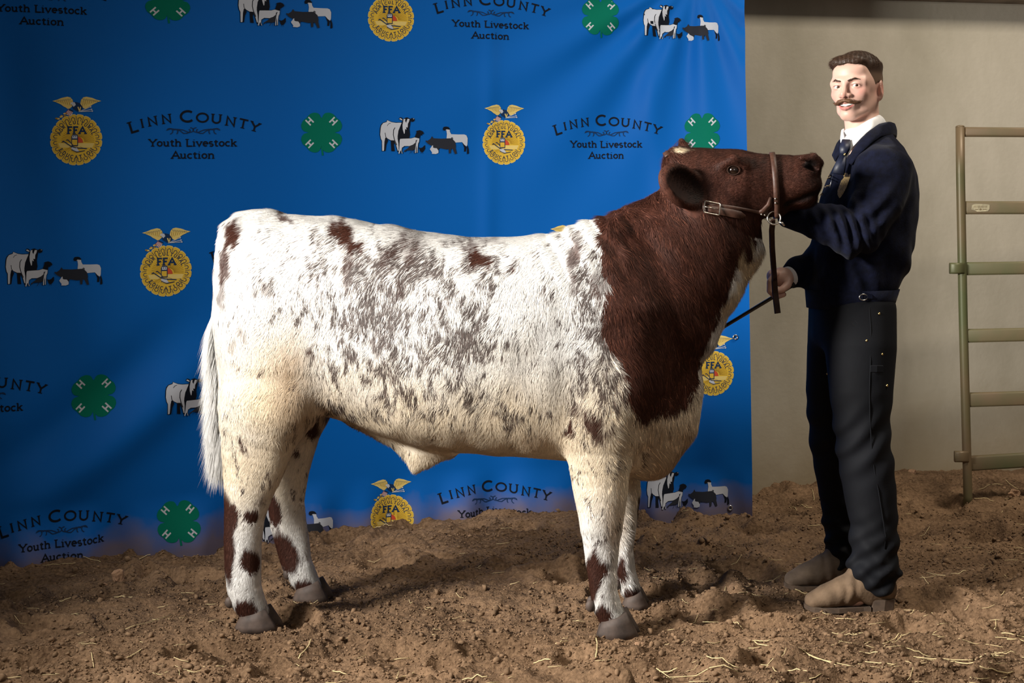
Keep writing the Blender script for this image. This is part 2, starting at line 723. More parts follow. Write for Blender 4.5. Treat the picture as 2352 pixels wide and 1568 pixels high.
# wall
m = mat('concrete', (0.40, 0.36, 0.28), 0.9, spec=.2)
nt = m.node_tree
tc = nt.nodes.new('ShaderNodeTexCoord')
mp = nt.nodes.new('ShaderNodeMapping')
mp.inputs['Scale'].default_value = (1.1, 1.1, .55)
nt.links.new(tc.outputs['Object'], mp.inputs[0])
n1 = nt.nodes.new('ShaderNodeTexNoise')
n1.inputs['Scale'].default_value = 1.6
n1.inputs['Detail'].default_value = 9
n1.inputs['Roughness'].default_value = .62
nt.links.new(mp.outputs[0], n1.inputs['Vector'])
cr = nt.nodes.new('ShaderNodeValToRGB')
cr.color_ramp.elements[0].position = .33
cr.color_ramp.elements[0].color = (0.33, 0.30, 0.235, 1)
cr.color_ramp.elements[1].position = .68
cr.color_ramp.elements[1].color = (0.46, 0.42, 0.345, 1)
nt.links.new(n1.outputs[0], cr.inputs[0])
# splashed mud line low on the wall
sx = nt.nodes.new('ShaderNodeSeparateXYZ')
nt.links.new(tc.outputs['Object'], sx.inputs[0])
nz = nt.nodes.new('ShaderNodeTexNoise')
nz.inputs['Scale'].default_value = 4
nz.inputs['Detail'].default_value = 6
nt.links.new(tc.outputs['Object'], nz.inputs['Vector'])
ma = nt.nodes.new('ShaderNodeMath')
ma.operation = 'MULTIPLY_ADD'
ma.inputs[1].default_value = .35
nt.links.new(nz.outputs[0], ma.inputs[0])
nt.links.new(sx.outputs['Z'], ma.inputs[2])
mr = nt.nodes.new('ShaderNodeMapRange')
mr.inputs[1].default_value = .18
mr.inputs[2].default_value = .62
mr.inputs[3].default_value = .75
mr.inputs[4].default_value = 0
nt.links.new(ma.outputs[0], mr.inputs[0])
mx = nt.nodes.new('ShaderNodeMix')
mx.data_type = 'RGBA'
mx.inputs['B'].default_value = (0.24, 0.18, 0.10, 1)
nt.links.new(mr.outputs[0], mx.inputs['Factor'])
nt.links.new(cr.outputs[0], mx.inputs['A'])
nt.links.new(mx.outputs['Result'], nt.nodes['Principled BSDF'].inputs['Base Color'])
n3 = nt.nodes.new('ShaderNodeTexNoise')
n3.inputs['Scale'].default_value = 45
n3.inputs['Detail'].default_value = 7
nt.links.new(tc.outputs['Object'], n3.inputs['Vector'])
bp = nt.nodes.new('ShaderNodeBump')
bp.inputs['Strength'].default_value = .25
bp.inputs['Distance'].default_value = .004
nt.links.new(n3.outputs[0], bp.inputs['Height'])
nt.links.new(bp.outputs[0], nt.nodes['Principled BSDF'].inputs['Normal'])
M_CONC = m
wa = math.atan(.25)
Rw = [[math.cos(wa), -math.sin(wa), 0], [math.sin(wa), math.cos(wa), 0], [0, 0, 1]]


def wall_pt(s, out, z):
    """s along the wall from the (1.05, 6.5) mark, out = distance in front of its face"""
    return np.array((1.05 + s * math.cos(wa) + out * math.sin(wa), 6.5 + s * math.sin(wa) - out * math.cos(wa), z))


WALL_TOP = 2.33
mb = MB()
mb.box(wall_pt(0, -.1, (WALL_TOP - .4) / 2), (12, .2, WALL_TOP + .4), Rw)
w = mb.build('wall_back', M_CONC)
tag(w, 'bare tan concrete wall behind the young man and the gate', None, kind='structure')
mb = MB()
mb.box(wall_pt(0, -.1, 3.1), (12, .16, 1.7), Rw)
w = mb.build('wall_upper', mat('upper_boards', (0.2, .17, .14), .8, noise=(3, .3)))
tag(w, 'dark upper wall above the beam', None, kind='structure')
mb = MB()
mb.box(wall_pt(0, .03, WALL_TOP - .005), (12, .16, .11), Rw)
w = mb.build('trim_1', mat('beam', (0.20, 0.16, 0.125), .75, noise=(8, .35), bump=(30, .4, 6, .004)))
tag(w, 'dark timber beam along the top of the concrete wall', None, kind='structure')


# ------------------------------------------------------------------ printed banner
BX = [-2.75, -1.9, -1.33, -.85, -.5, 0, .5, .985]
BD = [4.88, 5.24, 5.48, 5.76, 5.93, 6.04, 6.05, 5.93]
_bx = np.linspace(BX[0], BX[-1], 600)
_bd = np.interp(_bx, BX, BD)
for _ in range(3):
    _p = np.concatenate([2 * _bd[0] - _bd[30:0:-1], _bd, 2 * _bd[-1] - _bd[-2:-32:-1]])
    _bd = np.convolve(_p, np.ones(31) / 31, 'same')[30:-30]
_bn = np.stack([np.gradient(_bd), -np.gradient(_bx)], 1)
_bn /= np.linalg.norm(_bn, axis=1)[:, None]
_bratio = _bx / _bd
BOT, TOP = -.03, 2.42


def ban_fold(x, z):
    """displacement towards the viewer"""
    d = .006 * np.sin(x * 4.1 + .8 * z) + .004 * np.sin(x * 9.3 - 1.1 * z + 1)
    # fan of folds from the upper right tie
    fx, fz = x - .80, z - 2.3
    an = np.arctan2(fx, -fz + 1e-6)
    rr = np.hypot(fx, fz)
    d = d + .013 * smooth(1.7, .3, rr) * smooth(.05, .4, rr) * np.sin(an * 17 + 1.2) * smooth(-1.6, -.9, an)
    d = d + .010 * np.exp(-((x - .62 - .06 * np.sin(z * 2)) / .05) ** 2) * smooth(.2, .9, z)
    d = d - .014 * np.exp(-((x - .76) / .055) ** 2) * smooth(.1, 1., z)
    # slack diagonal rolls at the lower left
    t = (x + 1.55) * .78 + (z - .42) * .62
    q = -(x + 1.55) * .62 + (z - .42) * .78
    d = d + .040 * np.exp(-((q + .02 - .25 * t * t) / .085) ** 2) * smooth(-.75, -.1, -np.abs(t - .05) * 1.0)
    d = d - .025 * np.exp(-((q - .16 - .2 * t * t) / .08) ** 2) * smooth(-.7, -.1, -np.abs(t))
    d = d + .030 * np.exp(-((x + 1.98 + .18 * (z - 1)) / .13) ** 2) - .022 * np.exp(-((x + 1.72 + .18 * (z - 1)) / .12) ** 2) * smooth(.2, .8, z)
    # vertical slack in the middle
    d = d + .006 * np.sin(x * 23 + .6 * z) * smooth(-.4, .1, x) * smooth(1.5, .6, z)
    d = d + .008 * np.exp(-((x + .14 - .03 * z) / .035) ** 2) * smooth(.2, .9, z)
    # hem bunching on the ground
    k = smooth(.22, .0, z)
    d = d + k * (.030 * np.sin(x * 13 + 1.3 * np.sin(x * 5)) + .018 * np.sin(x * 31 + 2) + .035)
    return d


def ban(x, z, off=0.0):
    x = np.asarray(x, float)
    z = np.asarray(z, float)
    d = np.interp(x, _bx, _bd)
    nx_, ny_ = np.interp(x, _bx, _bn[:, 0]), np.interp(x, _bx, _bn[:, 1])
    f = ban_fold(x, z) + off
    return np.stack([x + nx_ * f, d + ny_ * f, z], -1)


def ban_px(px, py):
    """photo pixel -> (x, z) on the banner"""
    dx, dy = np.asarray(px, float) - CXP, np.asarray(py, float) - HZP
    a, b = (dx - ROLL * dy) / F_PX, -(dy + ROLL * dx) / F_PX
    x = np.interp(a, _bratio, _bx)
    d = np.interp(x, _bx, _bd)
    return x, CAMZ + b * d


bxg = np.arange(BX[0], BX[-1] + .001, .0125)
bxg[-1] = BX[-1]
bzg = np.linspace(BOT, TOP, 200)
QX, QZ = np.meshgrid(bxg, bzg, indexing='ij')
hem = .03 + .02 * np.sin(QX * 7) + .014 * np.sin(QX * 19 + 1)
QZ2 = np.where(QZ < .25, QZ + (hem - BOT * 0 - .03) * smooth(.25, -.03, QZ), QZ)
# the right hand edge leans out a little at the foot
BV = ban(QX, QZ2)
n0, n1_ = QX.shape
I = (np.arange(n0 - 1)[:, None] * n1_ + np.arange(n1_ - 1)[None]).ravel()
BF = np.stack([I, I + n1_, I + n1_ + 1, I + 1], 1)
m = mat('banner_cloth', (0.0, 0.10, 0.40), .6, spec=.12)
nt = m.node_tree
tc = nt.nodes.new('ShaderNodeTexCoord')
sx = nt.nodes.new('ShaderNodeSeparateXYZ')
nt.links.new(tc.outputs['Object'], sx.inputs[0])
nz = nt.nodes.new('ShaderNodeTexNoise')
nz.inputs['Scale'].default_value = 5
nz.inputs['Detail'].default_value = 7
nt.links.new(tc.outputs['Object'], nz.inputs['Vector'])
ma = nt.nodes.new('ShaderNodeMath')
ma.operation = 'MULTIPLY_ADD'
ma.inputs[1].default_value = -.28
nt.links.new(nz.outputs[0], ma.inputs[0])
nt.links.new(sx.outputs['Z'], ma.inputs[2])
mr = nt.nodes.new('ShaderNodeMapRange')
mr.inputs[1].default_value = -.14
mr.inputs[2].default_value = -.01
mr.inputs[3].default_value = .72
mr.inputs[4].default_value = 0
nt.links.new(ma.outputs[0], mr.inputs[0])
mx = nt.nodes.new('ShaderNodeMix')
mx.data_type = 'RGBA'
mx.inputs['A'].default_value = (0.0, 0.100, 0.40, 1)
mx.inputs['B'].default_value = (0.20, 0.13, 0.085, 1)
nt.links.new(mr.outputs[0], mx.inputs['Factor'])
nt.links.new(mx.outputs['Result'], nt.nodes['Principled BSDF'].inputs['Base Color'])
M_BAN = m
banner = thing('banner', 'tall blue cloth banner printed with seals, clovers and livestock behind the steer', 'banner', (-.6, 5.8, 0))
mesh_obj('banner_cloth', BV.reshape(-1, 3), BF, M_BAN, banner)


# --- a small stroke alphabet (unit cap height, y up)
def arc(cx, cy, rx, ry, a0, a1, n=10):
    return [(cx + rx * math.cos(math.radians(a0 + (a1 - a0) * i / n)), cy + ry * math.sin(math.radians(a0 + (a1 - a0) * i / n))) for i in range(n + 1)]


GL = {  # width, strokes, serifs (x, y, length)
    'A': (.86, [[(0, 0), (.43, 1), (.86, 0)], [(.18, .36), (.68, .36)]], [(0.02, 0, .34), (.84, 0, .34)]),
    'C': (.86, [arc(.46, .5, .44, .48, 48, 312, 16)], []),
    'D': (.8, [[(.1, 0), (.1, 1)], [(.1, 1), (.35, 1)] + arc(.35, .5, .42, .5, 90, -90, 12) + [(.1, 0)]], []),
    'E': (.66, [[(.62, 1), (.1, 1), (.1, 0), (.62, 0)], [(.1, .52), (.5, .52)]], []),
    'F': (.66, [[(.62, 1), (.1, 1), (.1, 0)], [(.1, .52), (.5, .52)]], [(.1, 0, .4), (.06, 1, .2)]),
    'G': (.9, [arc(.46, .5, .44, .48, 48, 340, 16) + [(.88, .45), (.56, .45)]], []),
    'I': (.2, [[(.1, 0), (.1, 1)]], [(.1, 0, .36), (.1, 1, .36)]),
    'L': (.66, [[(.1, 1), (.1, 0), (.66, 0)]], [(.1, 1, .4)]),
    'N': (.84, [[(.1, 0), (.1, 1), (.74, 0), (.74, 1)]], [(.1, 0, .3), (.74, 1, .3)]),
    'O': (.96, [arc(.48, .5, .44, .48, 0, 360, 20)], []),
    'R': (.76, [[(.1, 0), (.1, 1), (.4, 1)] + arc(.4, .75, .28, .25, 90, -90, 8) + [(.1, .5)], [(.4, .5), (.72, 0)]], []),
    'T': (.8, [[(0, 1), (.8, 1)], [(.4, 1), (.4, 0)]], [(.4, 0, .36)]),
    'U': (.84, [[(.1, 1), (.1, .38)] + arc(.42, .36, .32, .34, 180, 360, 10) + [(.74, 1)]], [(.1, 1, .3), (.74, 1, .3)]),
    'Y': (.84, [[(0, 1), (.42, .48), (.84, 1)], [(.42, .48), (.42, 0)]], [(.03, 1, .3), (.81, 1, .3), (.42, 0, .4)]),
    'H': (.8, [[(.12, 0), (.12, 1)], [(.68, 0), (.68, 1)], [(.12, .5), (.68, .5)]], []),
    'a': (.6, [], []),
    'o': (.66, [arc(.33, .34, .26, .32, 0, 360, 16)], []),
    'u': (.74, [[(.14, .66), (.14, .26)] + arc(.33, .24, .19, .22, 180, 300, 6) + [(.56, .2)], [(.56, .66), (.56, 0)]], [(.08, .66, .2), (.5, .66, .2), (.62, 0, .2)]),
    't': (.48, [[(.2, .9), (.2, .18)] + arc(.32, .16, .12, .14, 180, 330, 6), [(.02, .66), (.42, .66)]], []),
    'h': (.78, [[(.14, 1), (.14, 0)], [(.14, .4)] + arc(.38, .42, .22, .24, 160, 0, 8) + [(.6, 0)]], [(.08, 1, .2), (.14, 0, .3), (.6, 0, .3)]),
    'i': (.36, [[(.17, .66), (.17, 0)], [(.17, .9), (.17, .97)]], [(.1, .66, .2), (.17, 0, .34)]),
    'v': (.68, [[(.06, .66), (.34, 0), (.62, .66)]], [(.07, .66, .26), (.61, .66, .26)]),
    'e': (.64, [[(.08, .36), (.56, .36)] + arc(.32, .34, .25, .32, 5, 310, 14)], []),
    's': (.56, [arc(.27, .49, .19, .17, 40, 250, 10) + arc(.28, .17, .2, .17, 80, -140, 10)], []),
    'c': (.6, [arc(.33, .34, .26, .32, 45, 315, 14)], []),
    'k': (.76, [[(.14, 1), (.14, 0)], [(.16, .3), (.56, .66)], [(.3, .42), (.6, 0)]], [(.08, 1, .2), (.14, 0, .3), (.6, 0, .28), (.54, .66, .26)]),
    'n': (.78, [[(.14, .66), (.14, 0)], [(.14, .4)] + arc(.38, .42, .22, .24, 160, 0, 8) + [(.6, 0)]], [(.08, .66, .2), (.14, 0, .3), (.6, 0, .3)]),
    ' ': (.4, [], []),
}


class Print:
    """2-D polygons with a material and layer, later laid on the cloth"""

    def __init__(s):
        s.P = []

    def poly(s, pts, m, layer):
        s.P.append((np.array(pts, float), m, layer))

    def line(s, pts, w, m, layer, closed=False):
        pts = [np.array(p, float) for p in pts]
        if closed:
            pts.append(pts[0])
        L, Rr = [], []
        n = len(pts)
        for i in range(n):
            d0 = pts[i] - pts[i - 1] if i > 0 else (pts[i] - pts[-2] if closed else None)
            d1 = pts[i + 1] - pts[i] if i < n - 1 else (pts[1] - pts[0] if closed else None)
            d0 = d1 if d0 is None else d0
            d1 = d0 if d1 is None else d1
            d0 = d0 / (np.linalg.norm(d0) + 1e-9)
            d1 = d1 / (np.linalg.norm(d1) + 1e-9)
            n0_, n1_ = np.array((-d0[1], d0[0])), np.array((-d1[1], d1[0]))
            nn = n0_ + n1_
            ln = np.linalg.norm(nn)
            nn = n1_ if ln < .3 else nn / ln
            sc = min(1.0 / max(nn @ n1_, .4), 1.8)
            L.append(pts[i] + nn * w / 2 * sc)
            Rr.append(pts[i] - nn * w / 2 * sc)
        for i in range(n - 1):
            s.poly([L[i], L[i + 1], Rr[i + 1], Rr[i]], m, layer)

    def glyph(s, ch, org, h, m, layer, w=.17, sx=1.0, rot=0.0, serif=True, sw=None):
        wd, st, sf = GL[ch]
        c, sn = math.cos(rot), math.sin(rot)

        def T(p):
            x, y = p[0] * h * sx, p[1] * h
            return (org[0] + x * c - y * sn, org[1] + x * sn + y * c)
        for l in st:
            s.line([T(p) for p in l], w * h, m, layer)
        if serif:
            for (x, y, ln) in sf:
                s.line([T((x - ln / 2, y)), T((x + ln / 2, y))], (sw or w * .62) * h, m, layer)
        return wd * h * sx

    def text(s, txt, c, h, m, layer, w=.17, sx=1.0, gap=.1, serif=True, width=None):
        tw = sum(GL[ch][0] * h * sx + gap * h for ch in txt) - gap * h
        if width:
            sx *= width / tw
            gap *= width / tw
            tw = width
        x = c[0] - tw / 2
        for ch in txt:
            x += s.glyph(ch, (x, c[1] - h / 2), h, m, layer, w, sx, 0, serif) + gap * h

    def arctext(s, txt, c, r, a0, a1, h, m, layer, w=.15, sx=1.0, inner=False, serif=False):
        n = len(txt)
        for i, ch in enumerate(txt):
            a = math.radians(a0 + (a1 - a0) * i / (n - 1))
            wd = GL[ch][0] * h * sx
            rot = a + (math.pi / 2 if inner else -math.pi / 2)
            bx_, by_ = c[0] + r * math.cos(a), c[1] + r * math.sin(a)
            s.glyph(ch, (bx_ - wd / 2 * math.cos(rot), by_ - wd / 2 * math.sin(rot)), h, m, layer, w, sx, rot, serif)


M_WHT = mat('print_white', (.47, .49, .54), .8, spec=.1)
M_BLK = mat('print_black', (.006, .008, .014), .8, spec=.1)
M_NAV = mat('print_navy', (.010, .030, .085), .8, spec=.1)
M_GLD = mat('print_gold', (.62, .40, .045), .8, spec=.1)
M_PAL = mat('print_pale_gold', (.66, .50, .16), .8, spec=.1)
M_DGD = mat('print_dark_gold', (.34, .19, .02), .8, spec=.1)
M_RED = mat('print_red', (.50, .07, .03), .8, spec=.1)
M_GRN = mat('print_green', (.0, .135, .085), .8, spec=.1)
M_DGR = mat('print_charcoal', (.022, .024, .032), .8, spec=.1)
PM = [M_WHT, M_BLK, M_NAV, M_GLD, M_PAL, M_DGD, M_RED, M_GRN, M_DGR]
WHT, BLK, NAV, GLD, PAL, DGD, RED, GRN, DGR = range(9)


def lay(pr, name, c, sx, sy, shear, label, zmin=-.02, step=.014):
    """print design units (photo pixels of the reference mark, y up) laid on the cloth at pixel c"""
    bm = bmesh.new()
    for pts, mi, layer in pr.P:
        try:
            f = bm.faces.new([bm.verts.new((p[0] * sx, p[1] * sy, layer * 1.0)) for p in pts])
            f.material_index = mi
        except ValueError:
            pass
    xs = [v.co.x for v in bm.verts]
    ys = [v.co.y for v in bm.verts]
    st = 9.0
    for k in np.arange(math.floor(min(xs) / st) * st, max(xs), st):
        bmesh.ops.bisect_plane(bm, geom=bm.verts[:] + bm.edges[:] + bm.faces[:], plane_co=(k, 0, 0), plane_no=(1, 0, 0))
    for k in np.arange(math.floor(min(ys) / st) * st, max(ys), st):
        bmesh.ops.bisect_plane(bm, geom=bm.verts[:] + bm.edges[:] + bm.faces[:], plane_co=(0, k, 0), plane_no=(0, 1, 0))
    co = np.array([v.co for v in bm.verts])
    x, z = ban_px(c[0] + co[:, 0], c[1] - co[:, 1] + shear * co[:, 0])
    W = ban(np.clip(x, BX[0], BX[-1]), z, .0009 + .00045 * co[:, 2])
    for v, p in zip(bm.verts, W):
        v.co = p
    drop = [v for v, zz in zip(bm.verts, z) if zz < zmin]
    bmesh.ops.delete(bm, geom=drop, context='VERTS')
    me = bpy.data.meshes.new(name)
    bm.normal_update()
    bm.to_mesh(me)
    bm.free()
    for q in PM:
        me.materials.append(q)
    me.polygons.foreach_set('use_smooth', np.ones(len(me.polygons), dtype=bool))
    o = bpy.data.objects.new(name, me)
    COL.objects.link(o)
    o.parent = banner
    o.matrix_parent_inverse = banner.matrix_world.inverted()
    o['label'] = label
    return o


# --- design: county lettering
def d_text():
    p = Print()
    # big letters on a shallow arch, from the photo's own spread
    big = [('L', -137, 17, 24, .30, 1.2), ('I', -117, 24.6, 19, .22, .9), ('N', -93, 29.6, 19.5, .20, 1.3), ('N', -61, 34.7, 19.5, .14, 1.3), ('C', -14, 40.5, 25, .05, 1.4),
           ('O', 21, 37.6, 20.5, -.03, 1.42), ('U', 53, 35, 20, -.08, 1.35), ('N', 86, 29, 20, -.14, 1.35), ('T', 115, 23.5, 19.5, -.22, 1.3), ('Y', 142, 17, 20, -.28, 1.25)]
    for ch, x, y, h2, rot, sx in big:
        wd = GL[ch][0] * h2 * sx
        c_, s_ = math.cos(rot), math.sin(rot)
        p.glyph(ch, (x - wd / 2 * c_ + h2 / 2 * s_, y - wd / 2 * s_ - h2 / 2 * c_), h2, BLK, 1, .2, sx, rot, True, .1)
    for sgn in (-1, 1):
        def S(pts, w=2.0):
            p.line([(sgn * x, y + 15.5) for x, y in pts], w, NAV, 1)
        S(arc(54, -9, 7, 6.5, 260, 20, 12) + [(50, -3), (44, -4)])
        S(arc(41, -10, 5.5, 6, 240, 40, 10) + [(36, -4.5), (24, -6), (12, -11)], 2.2)
        S([(40, -4), (30, -8), (22, -14), (14, -13.5), (9, -10)] + arc(10, -8, 3, 3, 260, 80, 6), 2.2)
        S([(14, -13), (5, -11)] + arc(6, -6, 6, 5, 250, 80, 10), 2.2)
    p.text('Youth Livestock', (0, -20), 15.5, BLK, 1, .2, 1.0, .06, True, 202)
    p.text('Auction', (0, -48), 15.5, BLK, 1, .2, 1.0, .06, True, 98)
    return p


# --- design: seal with eagle
def d_seal():
    p = Print()

    def rnd(cx, cy, rx, ry, n=28, a0=0, a1=360):
        return [(cx + rx * math.cos(math.radians(a0 + (a1 - a0) * i / n)), cy + ry * math.sin(math.radians(a0 + (a1 - a0) * i / n))) for i in range(n)]
    K = 20
    for i in range(K):
        a = 2 * math.pi * (i + .5) / K
        ca, sa = math.cos(a), math.sin(a)

        def T(r, t):
            return (r * ca - t * sa, (r * sa + t * ca) * 1.05)
        p.poly([T(34, -5.6), T(40, -7.2), T(46, -7.3), T(48.6, -5.2), T(49.2, 0), T(48.6, 5.2), T(46, 7.3), T(40, 7.2), T(34, 5.6)], PAL, 1)
        p.poly([T(35, -4.8), T(40, -5.9), T(45.5, -6.0), T(47.4, -4.4), T(47.8, 0), T(47.4, 4.4), T(45.5, 6.0), T(40, 5.9), T(35, 4.8)], GLD, 2)
        p.line([T(36, -2.6), T(41, -3.2), T(43.3, 0), T(41, 3.2), T(36, 2.6)], 1.1, NAV, 3)
        p.line([T(36, -5.9), T(45, -6.6)], .8, NAV, 3)
    p.poly(rnd(0, 0, 37.5, 39.5, 40), GLD, 3)
    for i in range(27):
        a = math.radians(-4 + 188 * i / 26)
        p.line([(7 + 8 * math.cos(a), -3 + 8 * math.sin(a)), (3 + 31 * math.cos(a), -3 + 29 * math.sin(a))], .8, DGD, 4)
    p.poly([(-34, -7), (34, -7), (30, -16), (-30, -16)], PAL, 4)
    for i in range(7):
        p.line([(-2, -10), (-30 + 7 * i, -25 + 1.2 * i * i * .2)], .8, DGD, 4)
    p.poly([(2, -6)] + arc(2, -6, 10.5, 12, 90, 0, 8), RED, 5)
    p.arctext('AGRICULTURAL', (0, 0), 31.5, 158, 22, 6.0, NAV, 5, .2, 1.0, serif=True)
    p.arctext('EDUCATION', (0, 0), 38.0, 216, 324, 6.2, NAV, 5, .2, 1.05, inner=True, serif=True)
    x = -16.5
    for ch, wd in (('F', 11), ('F', 11), ('A', 14)):
        p.glyph(ch, (x, 12.5), 13, NAV, 6, .24, 1.1, 0, True, .18)
        x += wd
    # owl
    p.poly([(-9, -13), (-9.3, 6), (-7, 10.5), (2, 10.5), (3.2, 6), (3, -13)], NAV, 6)
    p.poly([(-7.6, 2.5), (-7.6, 8.2), (1.4, 8.2), (1.6, 2.5)], WHT, 7)
    for ex in (-5, -1):
        p.poly(rnd(ex, 6, 1.1, 1.1, 8), NAV, 8)
    p.poly([(-8, -11), (-8, 0), (1.6, 0), (1.6, -11)], GLD, 7)
    # plough
    p.line([(-27, -5), (-24, -3), (-9, -14), (-2, -16), (20, -18)], 1.8, NAV, 7)
    p.line([(-19, -1), (-16, 0), (-6, -11)], 1.4, NAV, 7)
    p.poly([(-10, -18), (-8, -15), (0, -15.5), (4, -21), (6, -25), (-4, -22)], WHT, 7)
    p.line([(-9, -20), (0, -25), (16, -22)], 1.4, NAV, 8)
    # eagle
    for sgn in (-1, 1):
        def M(q):
            return [(sgn * (x - 1) + 1, y) for x, y in q]
        p.poly(M([(7, 70), (9, 80), (13, 85), (19, 86.5), (30, 84), (38, 80.5), (47, 78), (41, 76), (38, 74.5), (31, 71), (26, 67), (22, 65), (18, 62), (14, 63), (11, 66)]), PAL, 1)
        for i in range(9):
            p.line(M([(10 + 3.6 * i, 79 - .2 * i), (12 + 3.4 * i, 68 + 1.1 * i)]), .7, DGD, 2)
            p.line(M([(12 + 3.2 * i, 83 - .5 * i), (15 + 3.2 * i, 79 - .3 * i)]), .6, NAV, 2)
    p.poly([(-9, 74), (-2, 76), (6, 74), (12, 66), (10, 58), (2, 57), (-6, 62)], NAV, 2)
    p.poly([(-12, 73), (-8, 75.5), (-3, 75), (-1, 70), (-5, 66), (-8, 70)], WHT, 3)
    p.line([(3, 66), (6, 58)], 2.2, PAL, 3)
    p.line([(8, 66), (7, 59)], 1.6, PAL, 3)
    # shield and olive branch
    p.poly([(-22, 52), (-13, 62), (-5, 58), (-10, 47)], WHT, 2)
    for i in range(4):
        p.line([(-21 + 2.7 * i, 52.4 - 1.4 * i), (-14.5 + 2.4 * i, 60.4 - 1.1 * i)], 1.0, RED, 3)
    p.poly([(-13, 62), (-5, 58), (-6.2, 55.5), (-14.6, 59.5)], NAV, 4)
    for i in range(9):
        t = i / 8
        bx_, by_ = -37 + 18 * t, 41 + 11 * t
        p.poly(rnd(bx_ + 2 * math.sin(i * 2.3), by_ + 2 * math.cos(i * 1.7), 2.6, 1.7, 8), PAL if i % 2 else DGD, 2 + i % 2)
    for (x1, y1) in ((27, 66), (28.5, 61), (30, 57.5)):
        p.line([(4, 56), (x1, y1)], 1.1, WHT, 3)
        p.poly(rnd(x1, y1, 1.5, 1.5, 8), WHT, 4)
    return p


def d_clover():
    p = Print()
    ta, tr_ = [0, 4, 10, 20, 32, 45, 58, 70, 80, 86, 90], [30, 40, 46, 50, 51, 48.5, 51, 50, 46, 40, 30]
    p.poly([(r_ * math.cos(math.radians(t_)), r_ * math.sin(math.radians(t_)) * .98) for t_ in range(0, 360, 4) for r_ in [float(np.interp(t_ % 90, ta, tr_))]], GRN, 1)
    for qx in (-1, 1):
        for qy in (-1, 1):
            cx, cy, rot = qx * 27.5, qy * 26, -qx * qy * math.radians(45)
            c_, s_ = math.cos(rot), math.sin(rot)
            h, wd = 17, .8 * 17
            p.glyph('H', (cx - wd / 2 * c_ + h / 2 * s_, cy - wd / 2 * s_ - h / 2 * c_), h, WHT, 2, .2, 1.0, rot, False)
    p.poly([(-2, -30), (2, -30), (5, -52), (1, -53)], GRN, 1)
    return p


